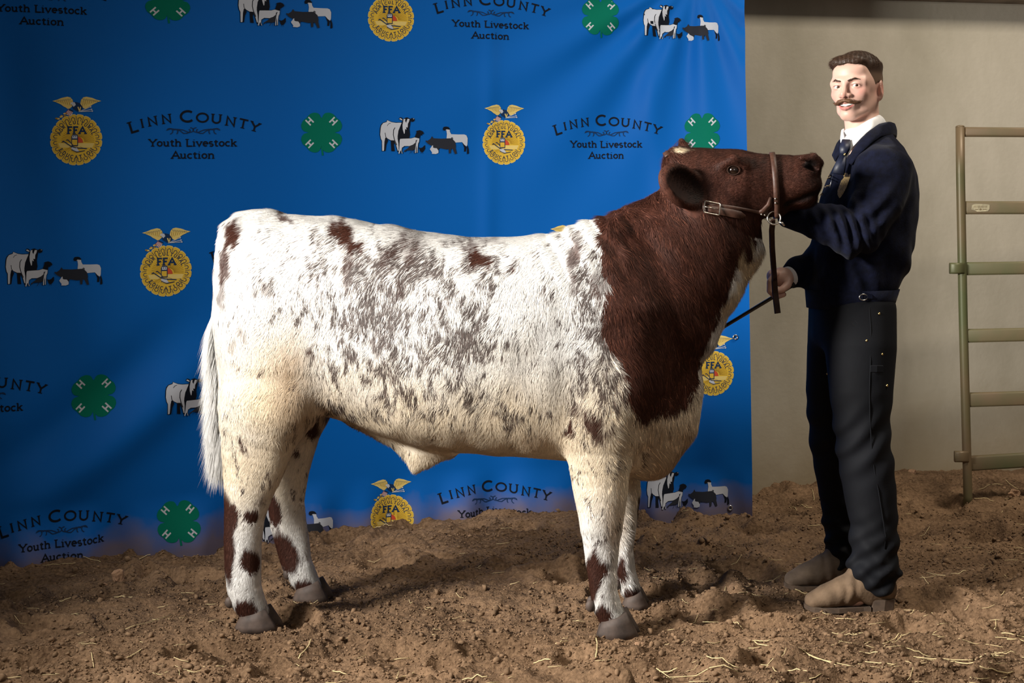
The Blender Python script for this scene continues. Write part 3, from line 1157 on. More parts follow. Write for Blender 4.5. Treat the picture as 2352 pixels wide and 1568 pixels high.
# --- design: row of livestock (traced in units of the 10.226x crop)
def d_stock():
    p = Print()

    def Q(pts):
        return [((x / 10.226 + 860) - 975, -((y / 10.226 + 255) - 310)) for x, y in pts]
    P_ = lambda pts, m, l: p.poly(Q(pts), m, l)
    Ln = lambda pts, w, m, l: p.line(Q(pts), w / 10.226, m, l)
    # steer
    cow = [(150, 400), (165, 340), (205, 285), (290, 255), (300, 215), (400, 262), (500, 278), (625, 275), (640, 300), (560, 460), (540, 640), (560, 760), (570, 930), (545, 930), (505, 790), (465, 690), (380, 685), (300, 640), (255, 620), (240, 700), (225, 930), (185, 935), (180, 700), (155, 650), (138, 550)]
    P_([(130, 400), (150, 325), (195, 272), (280, 245), (295, 205), (400, 250), (500, 265), (640, 262), (660, 300), (580, 460), (560, 640), (600, 760), (590, 960), (540, 960), (490, 800), (455, 705), (380, 700), (300, 655), (275, 640), (262, 760), (255, 940), (172, 945), (168, 700), (140, 655), (122, 550)], BLK, 1)
    P_(cow, WHT, 2)
    P_([(255, 620), (320, 690), (280, 790), (258, 935), (225, 930), (235, 720)], BLK, 3)
    P_([(380, 690), (470, 700), (455, 800), (475, 945), (395, 940), (385, 780)], BLK, 2)
    Ln([(480, 390), (445, 450), (440, 560), (470, 680), (520, 800)], 16, BLK, 3)
    Ln([(380, 280), (330, 300), (300, 345)], 10, BLK, 3)
    Ln([(250, 510), (262, 600), (300, 650)], 12, BLK, 3)
    # chest, head
    P_([(640, 265), (560, 460), (540, 600), (570, 690), (800, 680), (830, 560), (815, 420), (840, 280), (830, 180), (760, 148), (700, 165), (650, 230)], BLK, 3)
    P_([(680, 190), (720, 185), (715, 235), (740, 280), (770, 185), (820, 190), (805, 250), (780, 300), (775, 390), (735, 380), (750, 440), (715, 420), (705, 530), (690, 535), (660, 430), (655, 330)], WHT, 4)
    P_([(565, 180), (600, 145), (650, 160), (670, 215), (655, 232), (600, 215)], BLK, 3)
    P_([(578, 185), (605, 168), (640, 190), (658, 222), (610, 208)], WHT, 4)
    P_([(825, 190), (880, 162), (938, 180), (935, 235), (880, 258), (840, 240)], BLK, 3)
    P_([(890, 185), (930, 182), (920, 196)], WHT, 4)
    P_([(570, 640), (610, 620), (690, 600), (700, 660), (600, 680)], BLK, 4)
    # goat
    P_([(580, 690), (575, 640), (605, 622), (610, 650), (700, 640), (860, 635), (945, 610), (1055, 640), (1050, 730), (1030, 770), (1020, 880), (1012, 985), (985, 985), (978, 840), (975, 985), (945, 990), (940, 760), (900, 800), (820, 830), (700, 830), (650, 870), (640, 940), (665, 1000), (632, 1000), (612, 950), (590, 1005), (555, 1005), (570, 880)], BLK, 5)
    P_([(588, 690), (600, 655), (700, 650), (860, 645), (940, 622), (1048, 648), (1042, 720), (1020, 765), (1008, 870), (1005, 978), (992, 978), (985, 800), (970, 870), (970, 985), (950, 985), (948, 880), (965, 760), (900, 790), (820, 822), (700, 822), (640, 862), (630, 930), (655, 995), (640, 995), (622, 930), (605, 930), (585, 1000), (562, 1000), (580, 880)], WHT, 6)
    P_([(945, 610), (985, 490), (955, 485), (1000, 462), (1060, 450), (1120, 475), (1150, 520), (1135, 550), (1100, 545), (1105, 580), (1065, 570), (1055, 645), (1000, 640)], BLK, 6)
    P_([(900, 790), (960, 740), (965, 690), (1000, 675), (975, 740), (950, 900), (880, 920), (740, 925), (700, 970), (680, 940), (780, 870), (830, 820)], DGR, 7)
    Ln([(870, 915), (825, 995)], 9, DGR, 7)
    Ln([(890, 915), (930, 1000)], 9, DGR, 7)
    # hen
    P_([(1035, 850), (1080, 870), (1130, 850), (1160, 815), (1185, 800), (1188, 890), (1150, 950), (1110, 970), (1070, 950), (1055, 900)], BLK, 2)
    Ln([(1095, 960), (1090, 1000)], 7, BLK, 2)
    Ln([(1130, 960), (1130, 1000)], 7, BLK, 2)
    # sheep
    P_([(1690, 650), (1700, 540), (1685, 450), (1650, 455), (1700, 400), (1760, 410), (1770, 490), (1800, 545), (1950, 550), (2110, 550), (2160, 570), (2190, 640), (2185, 780), (2170, 830), (2120, 800), (2060, 730), (1900, 740), (1800, 740)], WHT, 2)
    P_([(1598, 420), (1620, 375), (1680, 365), (1730, 375), (1768, 420), (1760, 440), (1690, 430), (1650, 460), (1610, 455)], BLK, 3)
    P_([(2060, 730), (2120, 800), (2160, 850), (2150, 950), (2105, 950), (2110, 860)], BLK, 1)
    P_([(2165, 825), (2190, 810), (2215, 900), (2220, 990), (2190, 1012), (2172, 1000), (2175, 900)], BLK, 3)
    # pig
    P_([(1195, 690), (1240, 700), (1300, 660), (1320, 640), (1345, 590), (1375, 640), (1560, 650), (1780, 640), (1830, 660), (1890, 720), (1910, 820), (1905, 870), (1935, 1000), (1890, 1010), (1840, 900), (1800, 880), (1790, 990), (1750, 995), (1738, 890), (1680, 900), (1520, 870), (1500, 930), (1400, 930), (1340, 820), (1250, 770), (1200, 720)], DGR, 4)
    Ln([(1830, 665), (1835, 635), (1815, 622), (1800, 640), (1815, 655)], 12, BLK, 5)
    # rabbit
    P_([(1298, 895), (1330, 850), (1350, 815), (1370, 805), (1375, 860), (1400, 870), (1460, 875), (1500, 930), (1500, 985), (1440, 1010), (1345, 1005), (1350, 970), (1320, 930)], WHT, 5)
    return p


DT, DS, DC, DL = d_text(), d_seal(), d_clover(), d_stock()
for (cx, cy, sx, sy, sh, w) in [(443, 308, 1, 1, .0, 'upper left'), (1393, 313, .82, .91, 0, 'upper right'), (97, 1, 1.02, 1.0, .05, 'top left'), (1127, 38, .875, .92, .035, 'top middle'),
                                (628, 603, .98, 1, -.02, 'middle'), (-50, 916, 1.02, 1.05, -.045, 'lower left'), (140, 1221, .98, 1.0, -.08, 'bottom left'), (1133, 1153, .85, .92, -.03, 'bottom middle')]:
    lay(DT, 'printed_lettering', (cx, cy), sx, sy, sh, 'black county auction lettering')
for (cx, cy, sx, sy, sh) in [(1157, 327, 1, 1, 0), (175, 321, 1.22, 1.14, .0), (380, 622, 1.2, 1.14, -.03), (898, 42, 1.07, 1.04, .03), (897, 1188, 1.02, 1.02, -.06), (1638, 857, .97, 1.0, -.04), (1309, 603, 1, 1, -.02), (722, 896, 1.08, 1.06, -.04)]:
    lay(DS, 'printed_seal', (cx, cy), sx, sy, sh, 'gold seal under a spread eagle')
for (cx, cy, sx, sy, sh) in [(740, 304, 1, 1, 0), (1379, 37, .9, .95, .02), (385, 1, 1.1, 1.0, .03), (1612, 304, .88, .96, 0), (217, 910, 1.08, 1.06, -.05), (405, 1194, 1.0, 1.0, -.08)]:
    lay(DC, 'printed_clover', (cx, cy), sx, sy, sh, 'green four leaf clover with white letters')
for (cx, cy, sx, sy, sh) in [(975, 310, 1, 1, 0), (656, 17, 1.07, 1.02, .03), (1565, 50, .855, .94, .03), (124, 611, 1.09, 1.04, -.03), (483, 906, 1.06, 1.03, -.05), (1581, 1119, .92, .96, -.03), (657, 1192, 1.06, 1.0, -.06)]:
    lay(DL, 'printed_livestock', (cx, cy), sx, sy, sh, 'black and white livestock silhouettes')
# grommets on the right hem
M_CHROME = mat('chrome', (.75, .75, .74), .25, 1.0)
for (px, py) in ((1695, 774), (1683, 1166)):
    x, z = ban_px(px - 6, py)
    c = ban(min(x, .965), z, .003)
    mb = MB()
    t = [c + .009 * np.array((math.cos(a), 0.03 * math.cos(a), math.sin(a))) for a in np.linspace(0, 2 * math.pi, 17)]
    mb.tube(t, .0032, 6, caps=False, up=(0, 1, 0))
    mb.build('grommet', M_CHROME, banner, True)


# ------------------------------------------------------------------ the steer
SA = math.atan(-.1254)
SO = np.array((-.238, 4.445, 0.0))
SE, SW = np.array((math.cos(SA), math.sin(SA), 0)), np.array((-math.sin(SA), math.cos(SA), 0))


def SU(px, py, v=0.0):
    """pixel -> steer coordinates (u along the body, v across, z up) on the lengthwise plane at v"""
    a, b = ray(px, py)
    d = np.array((a, 1.0, b))
    O = np.array((0, 0, CAMZ)) - SO
    t = (v - O @ SW) / (d @ SW)
    P = O + t * d
    return np.array((P @ SE, v, P[2]))


def S2W(Q):
    Q = np.asarray(Q, float)
    return SO + Q[..., 0:1] * SE + Q[..., 1:2] * SW + Q[..., 2:3] * np.array((0, 0, 1.0))


def pxm(v=0.0, px=1000):
    """metres per pixel near that pixel column"""
    return float(np.linalg.norm(SU(px + 1, 800, v) - SU(px, 800, v)))


TR = [  # px column, top, bottom, half width
    (520, 560, 840, .085), (534, 512, 880, .15), (560, 494, 915, .205), (610, 492, 940, .245), (680, 493, 945, .262), (760, 498, 950, .262), (830, 506, 972, .275),
    (900, 518, 1000, .292), (980, 533, 1024, .308), (1060, 545, 1034, .318), (1140, 546, 1040, .318), (1220, 542, 1047, .308), (1300, 530, 1055, .29), (1380, 512, 1068, .262),
    (1440, 500, 1076, .235), (1490, 540, 1074, .205), (1530, 620, 1050, .17), (1560, 720, 1000, .125), (1578, 800, 940, .07)]
tu, tc_, th_, tw_ = [], [], [], []
for (x, t, b, wd) in TR:
    A, B = SU(x, t), SU(x, b)
    tu.append((A[0] + B[0]) / 2)
    tc_.append((A[2] + B[2]) / 2)
    th_.append((A[2] - B[2]) / 2)
    tw_.append(wd)
trunk = loft(0, tu, [0] * len(tu), tw_, tc_, th_, n=2.35, blur=13)


def legch(rows, v, lat, inset=.004):
    """rows: (py, left px, right px); v per row or scalar"""
    pts, ra, rb = [], [], []
    for i, (y, l, r) in enumerate(rows):
        vv = v[i] if hasattr(v, '__len__') else v
        A, B = SU(l, y, vv), SU(r, y, vv)
        pts.append((A + B) / 2)
        ra.append((B[0] - A[0]) / 2 - inset)
        rb.append(lat[i])
    return chain(pts, ra, rb, (0, 1, 0))


def up(px, py, v=0.0, r=0):
    return SU(px, py, v)


K = pxm()
NH, FH, NF, FF = -.165, .185, -.165, .165
prog = [
    ('u', trunk, .01),
    # thighs and shoulders
    ('u', chain([up(600, 600, -.12), up(615, 720, -.14), up(640, 830, -.15), up(625, 930, -.16)], [.14, .17, .175, .135], [.09, .115, .115, .095]), .05),
    ('u', chain([up(600, 600, .12), up(630, 740, .15), up(660, 850, .16), up(690, 940, .175)], [.14, .17, .16, .10], [.10, .12, .11, .085]), .05),
    ('u', chain([up(1375, 570, -.10), up(1400, 720, -.185), up(1400, 850, -.19), up(1375, 960, -.175)], [.10, .14, .15, .115], [.08, .085, .085, .085]), .06),
    ('u', chain([up(1375, 570, .10), up(1400, 720, .17), up(1410, 900, .17)], [.10, .14, .13], [.08, .09, .085]), .06),
    ('u', chain([up(548, 640), up(540, 760), up(538, 920)], [.045, .045, .04], [.12, .13, .13]), .05),
    # hind legs
    ('u', legch([(930, 512, 716), (985, 506, 690), (1040, 507, 668), (1090, 509, 648), (1135, 512, 628), (1185, 514, 611), (1250, 514, 604), (1300, 516, 603), (1345, 522, 602), (1372, 530, 608), (1402, 548, 620)],
                [-.16, -.165, -.165, NH, NH, NH, NH, NH, NH, NH, NH], [.10, .085, .07, .062, .056, .05, .046, .045, .05, .05, .045]), .055),
    ('u', legch([(930, 610, 752), (1000, 600, 732), (1060, 598, 716), (1110, 604, 706), (1150, 612, 700), (1200, 620, 704), (1250, 632, 712), (1290, 644, 718), (1320, 662, 728), (1345, 682, 738)],
                [.175, FH, FH, FH, FH, FH, FH, FH, FH, FH], [.09, .07, .062, .056, .052, .046, .043, .043, .046, .043]), .03),
    # front legs
    ('u', legch([(940, 1290, 1455), (1000, 1297, 1455), (1060, 1305, 1452), (1110, 1313, 1446), (1160, 1320, 1440), (1205, 1327, 1434), (1250, 1338, 1424), (1300, 1346, 1418), (1350, 1351, 1422), (1382, 1354, 1430), (1410, 1370, 1440)],
                [-.17] * 11, [.095, .085, .072, .062, .058, .057, .048, .044, .048, .05, .046]), .03),
    ('u', legch([(960, 1340, 1480), (1060, 1370, 1478), (1120, 1395, 1474), (1170, 1405, 1468), (1210, 1408, 1464), (1260, 1412, 1456), (1310, 1414, 1460), (1345, 1420, 1470), (1365, 1432, 1476)],
                [.165] * 9, [.09, .07, .058, .055, .055, .044, .042, .047, .043]), .03),
    # sheath, brisket fold
    ('u', chain([up(1010, 1015), up(975, 1050), up(958, 1072)], [.06, .034, .016], [.045, .028, .014]), .04),
    ('u', chain([up(820, 950), up(905, 1000), up(950, 1040)], [.03, .03, .03], [.03, .025, .02]), .05),
    ('u', chain([up(1545, 880), up(1528, 960), up(1490, 1020)], [.09, .10, .10], [.10, .11, .12]), .05),
    # neck
    ('u', chain([up(1410, 740), up(1475, 680), up(1545, 600), up(1610, 530), up(1645, 485)], [.285, .265, .222, .178, .14], [.225, .205, .172, .142, .118]), .05),
    ('u', chain([up(1600, 760), up(1655, 655), up(1712, 560)], [.05, .05, .05], [.04, .036, .032]), .06),
    # head
    ('u', chain([up(1577, 412), up(1640, 416), up(1700, 421), up(1760, 424), up(1812, 420), up(1840, 414)], [.094, .101, .100, .093, .083, .074], [.104, .108, .102, .083, .078, .076], cap=.75), .018),
    ('u', chain([up(1640, 462, -.045), up(1720, 470, -.04), up(1790, 468, -.03)], [.042, .04, .036], [.035, .03, .025]), .02),
    ('u', chain([up(1640, 462, .045), up(1720, 470, .04), up(1790, 468, .03)], [.042, .04, .036], [.035, .03, .025]), .02),
    ('u', ell(up(1553, 372), (.035, .075, .045)), .03),
    ('u', ell(up(1858, 390), (.038, .070, .040)), .012),
    ('u', ell(up(1862, 424), (.034, .068, .032)), .012),
    ('u', ell(up(1842, 457), (.046, .055, .030)), .012),
    ('s', chain([up(1895, 440, -.040), up(1868, 447, -.056), up(1838, 460, -.058), up(1812, 468, -.056)], [.008, .010, .009, .006]), .005),
    ('s', chain([up(1895, 440, .040), up(1868, 447, .056), up(1838, 460, .058), up(1812, 468, .056)], [.008, .010, .009, .006]), .005),
    ('s', chain([up(1872, 383, -.055), up(1860, 374, -.075), up(1849, 380, -.085)], [.014, .017, .010]), .008),
    ('s', chain([up(1872, 383, .055), up(1860, 374, .075), up(1849, 380, .085)], [.014, .017, .010]), .008),
    ('u', chain([up(1842, 362, -.07), up(1868, 360, -.062), up(1882, 374, -.05)], [.012, .013, .012]), .012),
    # brow and eye rims
    ('u', chain([up(1660, 378, -.094), up(1686, 366, -.098), up(1712, 378, -.088)], [.014, .017, .012]), .02),
    ('u', chain([up(1660, 378, .094), up(1686, 366, .098), up(1712, 378, .088)], [.014, .017, .012]), .02),
    ('s', ell(up(1685, 391, -.118), (.021, .022, .017)), .010),
    ('s', ell(up(1685, 391, .118), (.021, .022, .017)), .010),
    # tail head and tail
    ('u', chain([up(620, 514), up(560, 512), up(536, 527), up(521, 580), up(516, 660, -.03), up(512, 760, -.06), up(511, 860, -.08)], [.04, .036, .036, .034, .03, .027, .022], [.06, .05, .045, .04, .036, .032, .026]), .03),
    ('u', chain([up(511, 850, -.08), up(512, 920, -.09), up(509, 1000, -.09), up(503, 1060, -.09)], [.03, .034, .026, .012], [.028, .03, .024, .012]), .02),
]
# near ear: a cupped leaf turned to the viewer; far ear up behind the poll
eb, et = up(1615, 450, -.10), up(1524, 405, -.185)
eax = (et - eb) / np.linalg.norm(et - eb)
enr = np.array((.45, -.85, .25))
enr -= eax * (enr @ eax)
enr /= np.linalg.norm(enr)
esd = np.cross(eax, enr)
RE = np.stack([eax, enr, esd], 1)
ec = (eb + et) / 2
prog += [('u', ell(ec, (.092, .026, .066), RE), .012),
         ('s', ell(ec + enr * .026 - eax * .002, (.078, .032, .052), RE), .006)]
fb, ft = up(1590, 372, .09), up(1566, 328, .17)
fax = (ft - fb) / np.linalg.norm(ft - fb)
prog += [('u', chain([fb, (fb + ft) / 2, ft], [.022, .034, .022], [.014, .018, .012], (1, 0, .3)), .012)]


def coat_disp(P):
    n = .004 * vnoise(P[..., 0] * 16, P[..., 1] * 16, P[..., 2] * 9, 71)
    # neck wrinkles
    k = smooth(0.30, .42, P[..., 0]) * smooth(.66, .56, P[..., 0]) * smooth(1.0, 1.1, P[..., 2])
    w = np.sin((P[..., 0] * .80 + P[..., 2] * .62) * 150 + 4 * vnoise(P[..., 0] * 6, P[..., 1] * 6, P[..., 2] * 6, 72))
    return n + .0022 * w * k


prog_steer = prog
SV, SF = sdf_mesh(prog, (-1.25, -.42, -.03), (1.15, .42, 1.52), .0062, disp=coat_disp)
SV = relax(SV, SF, 2, .4)
SN = vnormals(SV, SF)
print('steer', len(SV), time.time() - T0)


# coat markings, given in the side view of the animal (as pixels of the photograph's flank)
def side_px(Q):
    return tocam(S2W(Q))


BROWN, DKB, CREAM, TAN, WHITE = (np.array(c) for c in ((.064, .021, .012), (.030, .017, .013), (.72, .60, .42), (.47, .33, .20), (.71, .695, .665)))
NECK = [(1372, 480), (1378, 540), (1386, 600), (1392, 650), (1382, 700), (1388, 740), (1396, 790), (1418, 830), (1432, 870), (1442, 905), (1452, 940), (1475, 958), (1510, 950), (1545, 940), (1572, 925), (1592, 890), (1610, 820), (1640, 735), (1655, 700), (1668, 660), (1690, 600), (1720, 560), (1760, 530), (1800, 505), (1900, 520), (1920, 330), (1500, 300), (1390, 440)]
SPOTS = [  # cx, cy, rx, ry, angle, strength
    (541, 538, 14, 46, 20, 1.0), (522, 600, 12, 52, 8, .9), (512, 665, 9, 42, 4, .6), (663, 505, 22, 8, 15, .9), (793, 528, 26, 16, 30, 1.0), (815, 552, 34, 17, 38, 1.0), (805, 600, 16, 30, 20, .55), (800, 640, 10, 28, 0, .5),
    (905, 580, 18, 30, 25, .6), (955, 555, 28, 28, 0, .45), (950, 590, 12, 22, 10, .55), (925, 655, 20, 16, 0, .4), (1085, 560, 20, 8, 10, .7), (1108, 585, 22, 20, 40, 1.0), (1125, 595, 12, 14, 0, 1.0), (1140, 548, 25, 6, -5, .4),
    (1325, 570, 18, 36, 12, .85), (1325, 640, 14, 28, 0, .6), (1375, 640, 14, 40, 0, .55), (1308, 978, 13, 16, 0, 1.0), (1362, 960, 26, 26, 25, .95), (1375, 990, 16, 18, 30, .9), (1325, 930, 20, 20, 0, .5), (1400, 985, 14, 14, 0, .5),
    (715, 800, 9, 12, 20, .9), (735, 810, 6, 6, 0, .5), (862, 775, 8, 20, 0, .7), (862, 835, 10, 12, 0, .4), (600, 845, 9, 6, -15, .8), (543, 828, 7, 7, 0, .8), (560, 760, 8, 10, 0, .45), (535, 780, 10, 14, 20, .4), (590, 660, 14, 8, 0, .4),
    (620, 657, 14, 10, 0, .5), (560, 1018, 6, 22, -18, .95), (615, 1090, 9, 9, 0, .8), (600, 1145, 9, 9, 0, .6), (1190, 605, 2.5, 2.5, 0, 1.0)]
LEGS = [  # near/far sign, cx, cy, rx, ry, angle
    (-1, 522, 1230, 17, 105, -3), (-1, 580, 1182, 16, 17, 0), (-1, 576, 1285, 23, 28, -12), (-1, 565, 1395, 30, 22, 15), (-1, 533, 1180, 16, 30, 0),
    (1, 632, 1170, 16, 40, -10), (1, 655, 1265, 28, 50, -25), (1, 700, 1345, 25, 18, 25), (1, 720, 975, 18, 25, 0), (1, 684, 1035, 7, 8, 0),
    (-1, 1362, 1320, 22, 62, 3), (-1, 1385, 1300, 12, 18, 0), (-1, 1385, 1410, 20, 24, 0), (1, 1425, 1300, 10, 30, 0), (1, 1452, 1362, 26, 22, 10), (1, 1472, 1160, 6, 45, 5)]


def coat(Q, N, hair=None):
    px, py = side_px(Q)
    v = Q[:, 1]
    n1 = vnoise2(px / 14, py / 28, 41)
    n2 = vnoise2(px / 5.5, py / 17, 42)
    n3 = vnoise2(px / 45, py / 60, 43)
    n4 = vnoise2(px / 2.5, py / 7, 47)
    jx, jy = px + 7 * n1 + 4 * n2, py + 12 * vnoise2(px / 9, py / 22, 44) + 8 * n2
    c = np.tile(WHITE, (len(Q), 1))

    def mix(col, k):
        k = np.clip(k, 0, 1)[:, None]
        return c * (1 - k) + np.asarray(col) * k
    # cream lower parts
    cr = smooth(740, 980, py + 40 * n3 - .55 * np.clip(720 - px, 0, 300)) * .75
    cr = np.maximum(cr, .85 * np.exp(-(((px - 625) / 120) ** 2 + ((py - 910) / 140) ** 2)))
    cr = cr * smooth(1260, 1080, py)
    c = mix(CREAM, cr)
    tan = .75 * np.exp(-(((px - 668) / 40) ** 2 + ((py - 860) / 90) ** 2)) + .8 * np.exp(-(((px - 700) / 50) ** 2 + ((py - 950) / 40) ** 2)) + .5 * np.exp(-(((px - 1240) / 60) ** 2 + ((py - 1010) / 35) ** 2)) + .7 * np.exp(-(((px - 1412) / 22) ** 2 + ((py - 1200) / 55) ** 2))
    tan = tan + .75 * smooth(1460, 1500, px + 8 * n1) * smooth(930, 990, py) * smooth(1900, 1700, px)
    c = mix(TAN, tan * (.8 + .3 * n2))
    # roan flecks, denser through the barrel
    den = .15 + .45 * np.exp(-(((px - 1010) / 210) ** 2 + ((py - 790) / 190) ** 2)) + .42 * np.exp(-(((px - 930) / 130) ** 2 + ((py - 620) / 70) ** 2)) + .28 * np.exp(-(((px - 820) / 110) ** 2 + ((py - 700) / 110) ** 2)) + .38 * np.exp(-(((px - 1360) / 90) ** 2 + ((py - 800) / 200) ** 2)) + .2 * np.exp(-(((px - 600) / 90) ** 2 + ((py - 690) / 90) ** 2))
    den = den - .45 * np.exp(-(((px - 1210) / 70) ** 2 + ((py - 720) / 170) ** 2)) - .3 * np.exp(-(((px - 650) / 70) ** 2 + ((py - 560) / 50) ** 2)) - .25 * np.exp(-(((px - 1030) / 70) ** 2 + ((py - 640) / 60) ** 2))
    den = den - .28 * smooth(760, 640, px) * smooth(640, 760, py + 0 * px) - .12 * smooth(760, 640, px)
    den = den * smooth(1010, 930, py) * smooth(1560, 1450, px)
    fl = .55 * n1 + .55 * n2 + .35 * n3 + .35 * n4
    rf = smooth(.52, .98, fl + den * .92)
    if hair is None:
        c = mix(DKB * 1.5 + .045, rf * .55)
    else:
        cl = smooth(.30, .95, .40 * n1 + .50 * n2 + .40 * n3 + .45 * vnoise2(px / 3.2, py / 15, 49) + den * 1.25)
        c = mix(DKB * (1.2 + 1.6 * hair[1])[:, None] + .012, (hair[0] < cl * .85) * .92)
    for (cx, cy, rx, ry, an, st) in SPOTS:
        a = math.radians(an)
        x, y = (jx - cx) * math.cos(a) + (jy - cy) * math.sin(a), -(jx - cx) * math.sin(a) + (jy - cy) * math.cos(a)
        r = np.sqrt((x / rx) ** 2 + (y / ry) ** 2)
        c = mix(BROWN * .95, st * smooth(1.25, .75, r + .25 * n4))
    for (sg, cx, cy, rx, ry, an) in LEGS:
        a = math.radians(an)
        qx, qy = px + 3 * n1 + 2 * n2, py + 5 * n1 + 4 * n2
        x, y = (qx - cx) * math.cos(a) + (qy - cy) * math.sin(a), -(qx - cx) * math.sin(a) + (qy - cy) * math.cos(a)
        r = np.sqrt((x / rx) ** 2 + (y / ry) ** 2)
        c = mix(BROWN * .8, smooth(1.15, .85, r) * (np.sign(v) == sg))
    # brown fore end
    nk = inpoly(px + 5 * n1 + 4 * n2, py + 9 * n2 + 8 * n1, NECK)
    sh = .75 + .5 * smooth(-.6, .8, n2 * .6 + n4 * .5)
    base = BROWN[None] * sh[:, None]
    c = np.where(nk[:, None], base, c)
    lt = (hair is not None) & nk & (vnoise2(px / 3.0, py / 14, 48) > .62) & (px < 1700) & (py > 420)
    c = np.where(lt[:, None], c * 1.8 + .012, c)
    # white on the throat with a brown spot, and on the poll
    th = np.sqrt(((jx - 1716) / 22) ** 2 + ((jy - 595) / 42) ** 2)
    tl = smooth(20, -4, np.abs((jx - 1690) * .86 + (jy - 640) * .5 - 14)) * (py > 555) * (py < 720)
    wt = np.maximum(smooth(1.2, .85, th), tl) * (px > 1640)
    c = mix(CREAM * .9, wt)
    c = mix(BROWN * .8, smooth(1.2, .8, np.sqrt(((jx - 1714) / 12) ** 2 + ((jy - 566) / 20) ** 2)))
    c = mix(CREAM, smooth(1.2, .7, np.sqrt(((px + 6 * n1 - 1562) / 15) ** 2 + ((py + 3 * n2 - 345) / 7) ** 2)) * (np.abs(v) < .1))
    # head: darker muzzle and shaded ear cup skin
    mz = smooth(1845, 1872, px + 6 * n2) * smooth(340, 380, py)
    c = np.where((px > 1790)[:, None] & nk[:, None], c * (1 - .55 * mz[:, None]), c)
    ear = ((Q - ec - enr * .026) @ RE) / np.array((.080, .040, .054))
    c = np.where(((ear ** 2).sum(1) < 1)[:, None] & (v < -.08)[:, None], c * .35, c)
    for sg in (-1, 1):
        nd = np.linalg.norm((Q - SU(1862, 377, sg * .070)) / np.array((.022, .030, .018)), axis=1)
        c = mix((.010, .006, .005), smooth(1.1, .8, nd))
    lip = np.minimum(chain([SU(1895, 440, -.040), SU(1868, 447, -.056), SU(1838, 460, -.058), SU(1812, 468, -.056)], .011)(Q), chain([SU(1895, 440, .040), SU(1868, 447, .056), SU(1838, 460, .058), SU(1812, 468, .056)], .011)(Q))
    c = mix((.012, .007, .006), smooth(.005, -.003, lip))
    # tail hair stays white to cream
    tl = (px < 530) & (py > 700) & (py < 1100) & (v > -.135) & (v < .05)
    c[tl] = WHITE * np.array((1, .98, .95))
    return c


steer = thing('steer', 'red and white roan steer standing side on with its head held up', 'steer', (-.24, 4.445, 0))
M_COAT = mat('steer_hide', attr='col', rough=.75, spec=.25)
scol = coat(SV, SN)
body = mesh_obj('body', S2W(SV), SF, M_COAT, steer, col=scol)
body['label'] = 'roan hide, brown head and neck, white speckled barrel'

# --- coat hair
rng = np.random.default_rng(5)
fc = SV[SF].mean(1)
fpx, fpy = side_px(fc)
fnv = SN[SF].mean(1)
wgt = np.where(fnv[:, 1] < .35, 1.0, .22)
wgt = wgt * np.where(fc[:, 0] > .80, 1.5, 1.0)
NB = 470000
RT, fi = sample_faces(SV, SF, NB, rng, wgt)
RN = SN[SF[fi]].mean(1)
RN /= np.linalg.norm(RN, axis=1)[:, None] + 1e-9
rpx, rpy = side_px(RT)
rc = coat(RT, RN, rng.random((2, NB)))
rc = rc * (.82 + .36 * rng.random(NB))[:, None]
gold = rng.random(NB) < .06
headw = inpoly(rpx + 6 * rng.normal(size=NB), rpy + 6 * rng.normal(size=NB), [(1540, 330), (1910, 330), (1910, 530), (1780, 512), (1700, 498), (1615, 488), (1605, 470), (1550, 400)]).astype(float)
neckw = smooth(1370, 1420, rpx) * (1 - headw)
legw = smooth(1000, 1100, rpy)
tailw = (rpx < 536) & (rpy > 720) & (rpy < 1100) & (RT[:, 1] > -.135) & (RT[:, 1] < .0)
D = np.zeros((NB, 3))
D[:, 2] = -1
D[:, 0] += -.25 * (1 - neckw) + .45 * neckw
D[:, 0] += np.where(rpy < 640, -.5, 0) * (1 - neckw)
D[:, 0] = np.where(headw > .5, -.9, D[:, 0])
D[:, 2] = np.where(headw > .5, -.35, D[:, 2])
D[:, 0] = np.where((rpx < 720) & (rpy < 620), -.9, D[:, 0])
D += .17 * rng.normal(size=(NB, 3)) + .45 * np.stack([vnoise2(rpx / 30, rpy / 30, 51), 0 * rpx, vnoise2(rpx / 30, rpy / 30, 52)], 1)
D -= RN * (D * RN).sum(1)[:, None]
D /= np.linalg.norm(D, axis=1)[:, None] + 1e-9
ln = .030 + .010 * neckw - .012 * legw
ln = np.where(headw > .5, .011, ln)
earh = ((((RT - ec) @ RE) / np.array((.105, .045, .078))) ** 2).sum(1) < 1
ln = np.where(earh, .010, ln)
chin = (rpx > 1795) & (rpy > 448)
ln = np.where(chin, .016, ln)
belly = (RN[:, 2] < -.3) & (rpy > 900)
ln = np.where(belly, ln * 1.1, ln) * rng.uniform(.6, 1.25, NB)
tailhead = (rpx < 640) & (rpy < 560)
ln = np.where(tailhead, ln * .9, ln)
wd = np.where((headw > .5) | earh, .0009, .0017 - .0004 * neckw) * rng.uniform(.7, 1.3, NB)
rc = np.where((gold & (neckw > .5))[:, None], rc * 2.6 + np.array((.03, .014, .006)), rc)
BVv, BFf, BC, BN = blades(RT + RN * -.001, RN, D, ln, wd, rc, rng, np.where(headw > .5, .45, np.where(neckw > .5, .12, .15))[:, None])
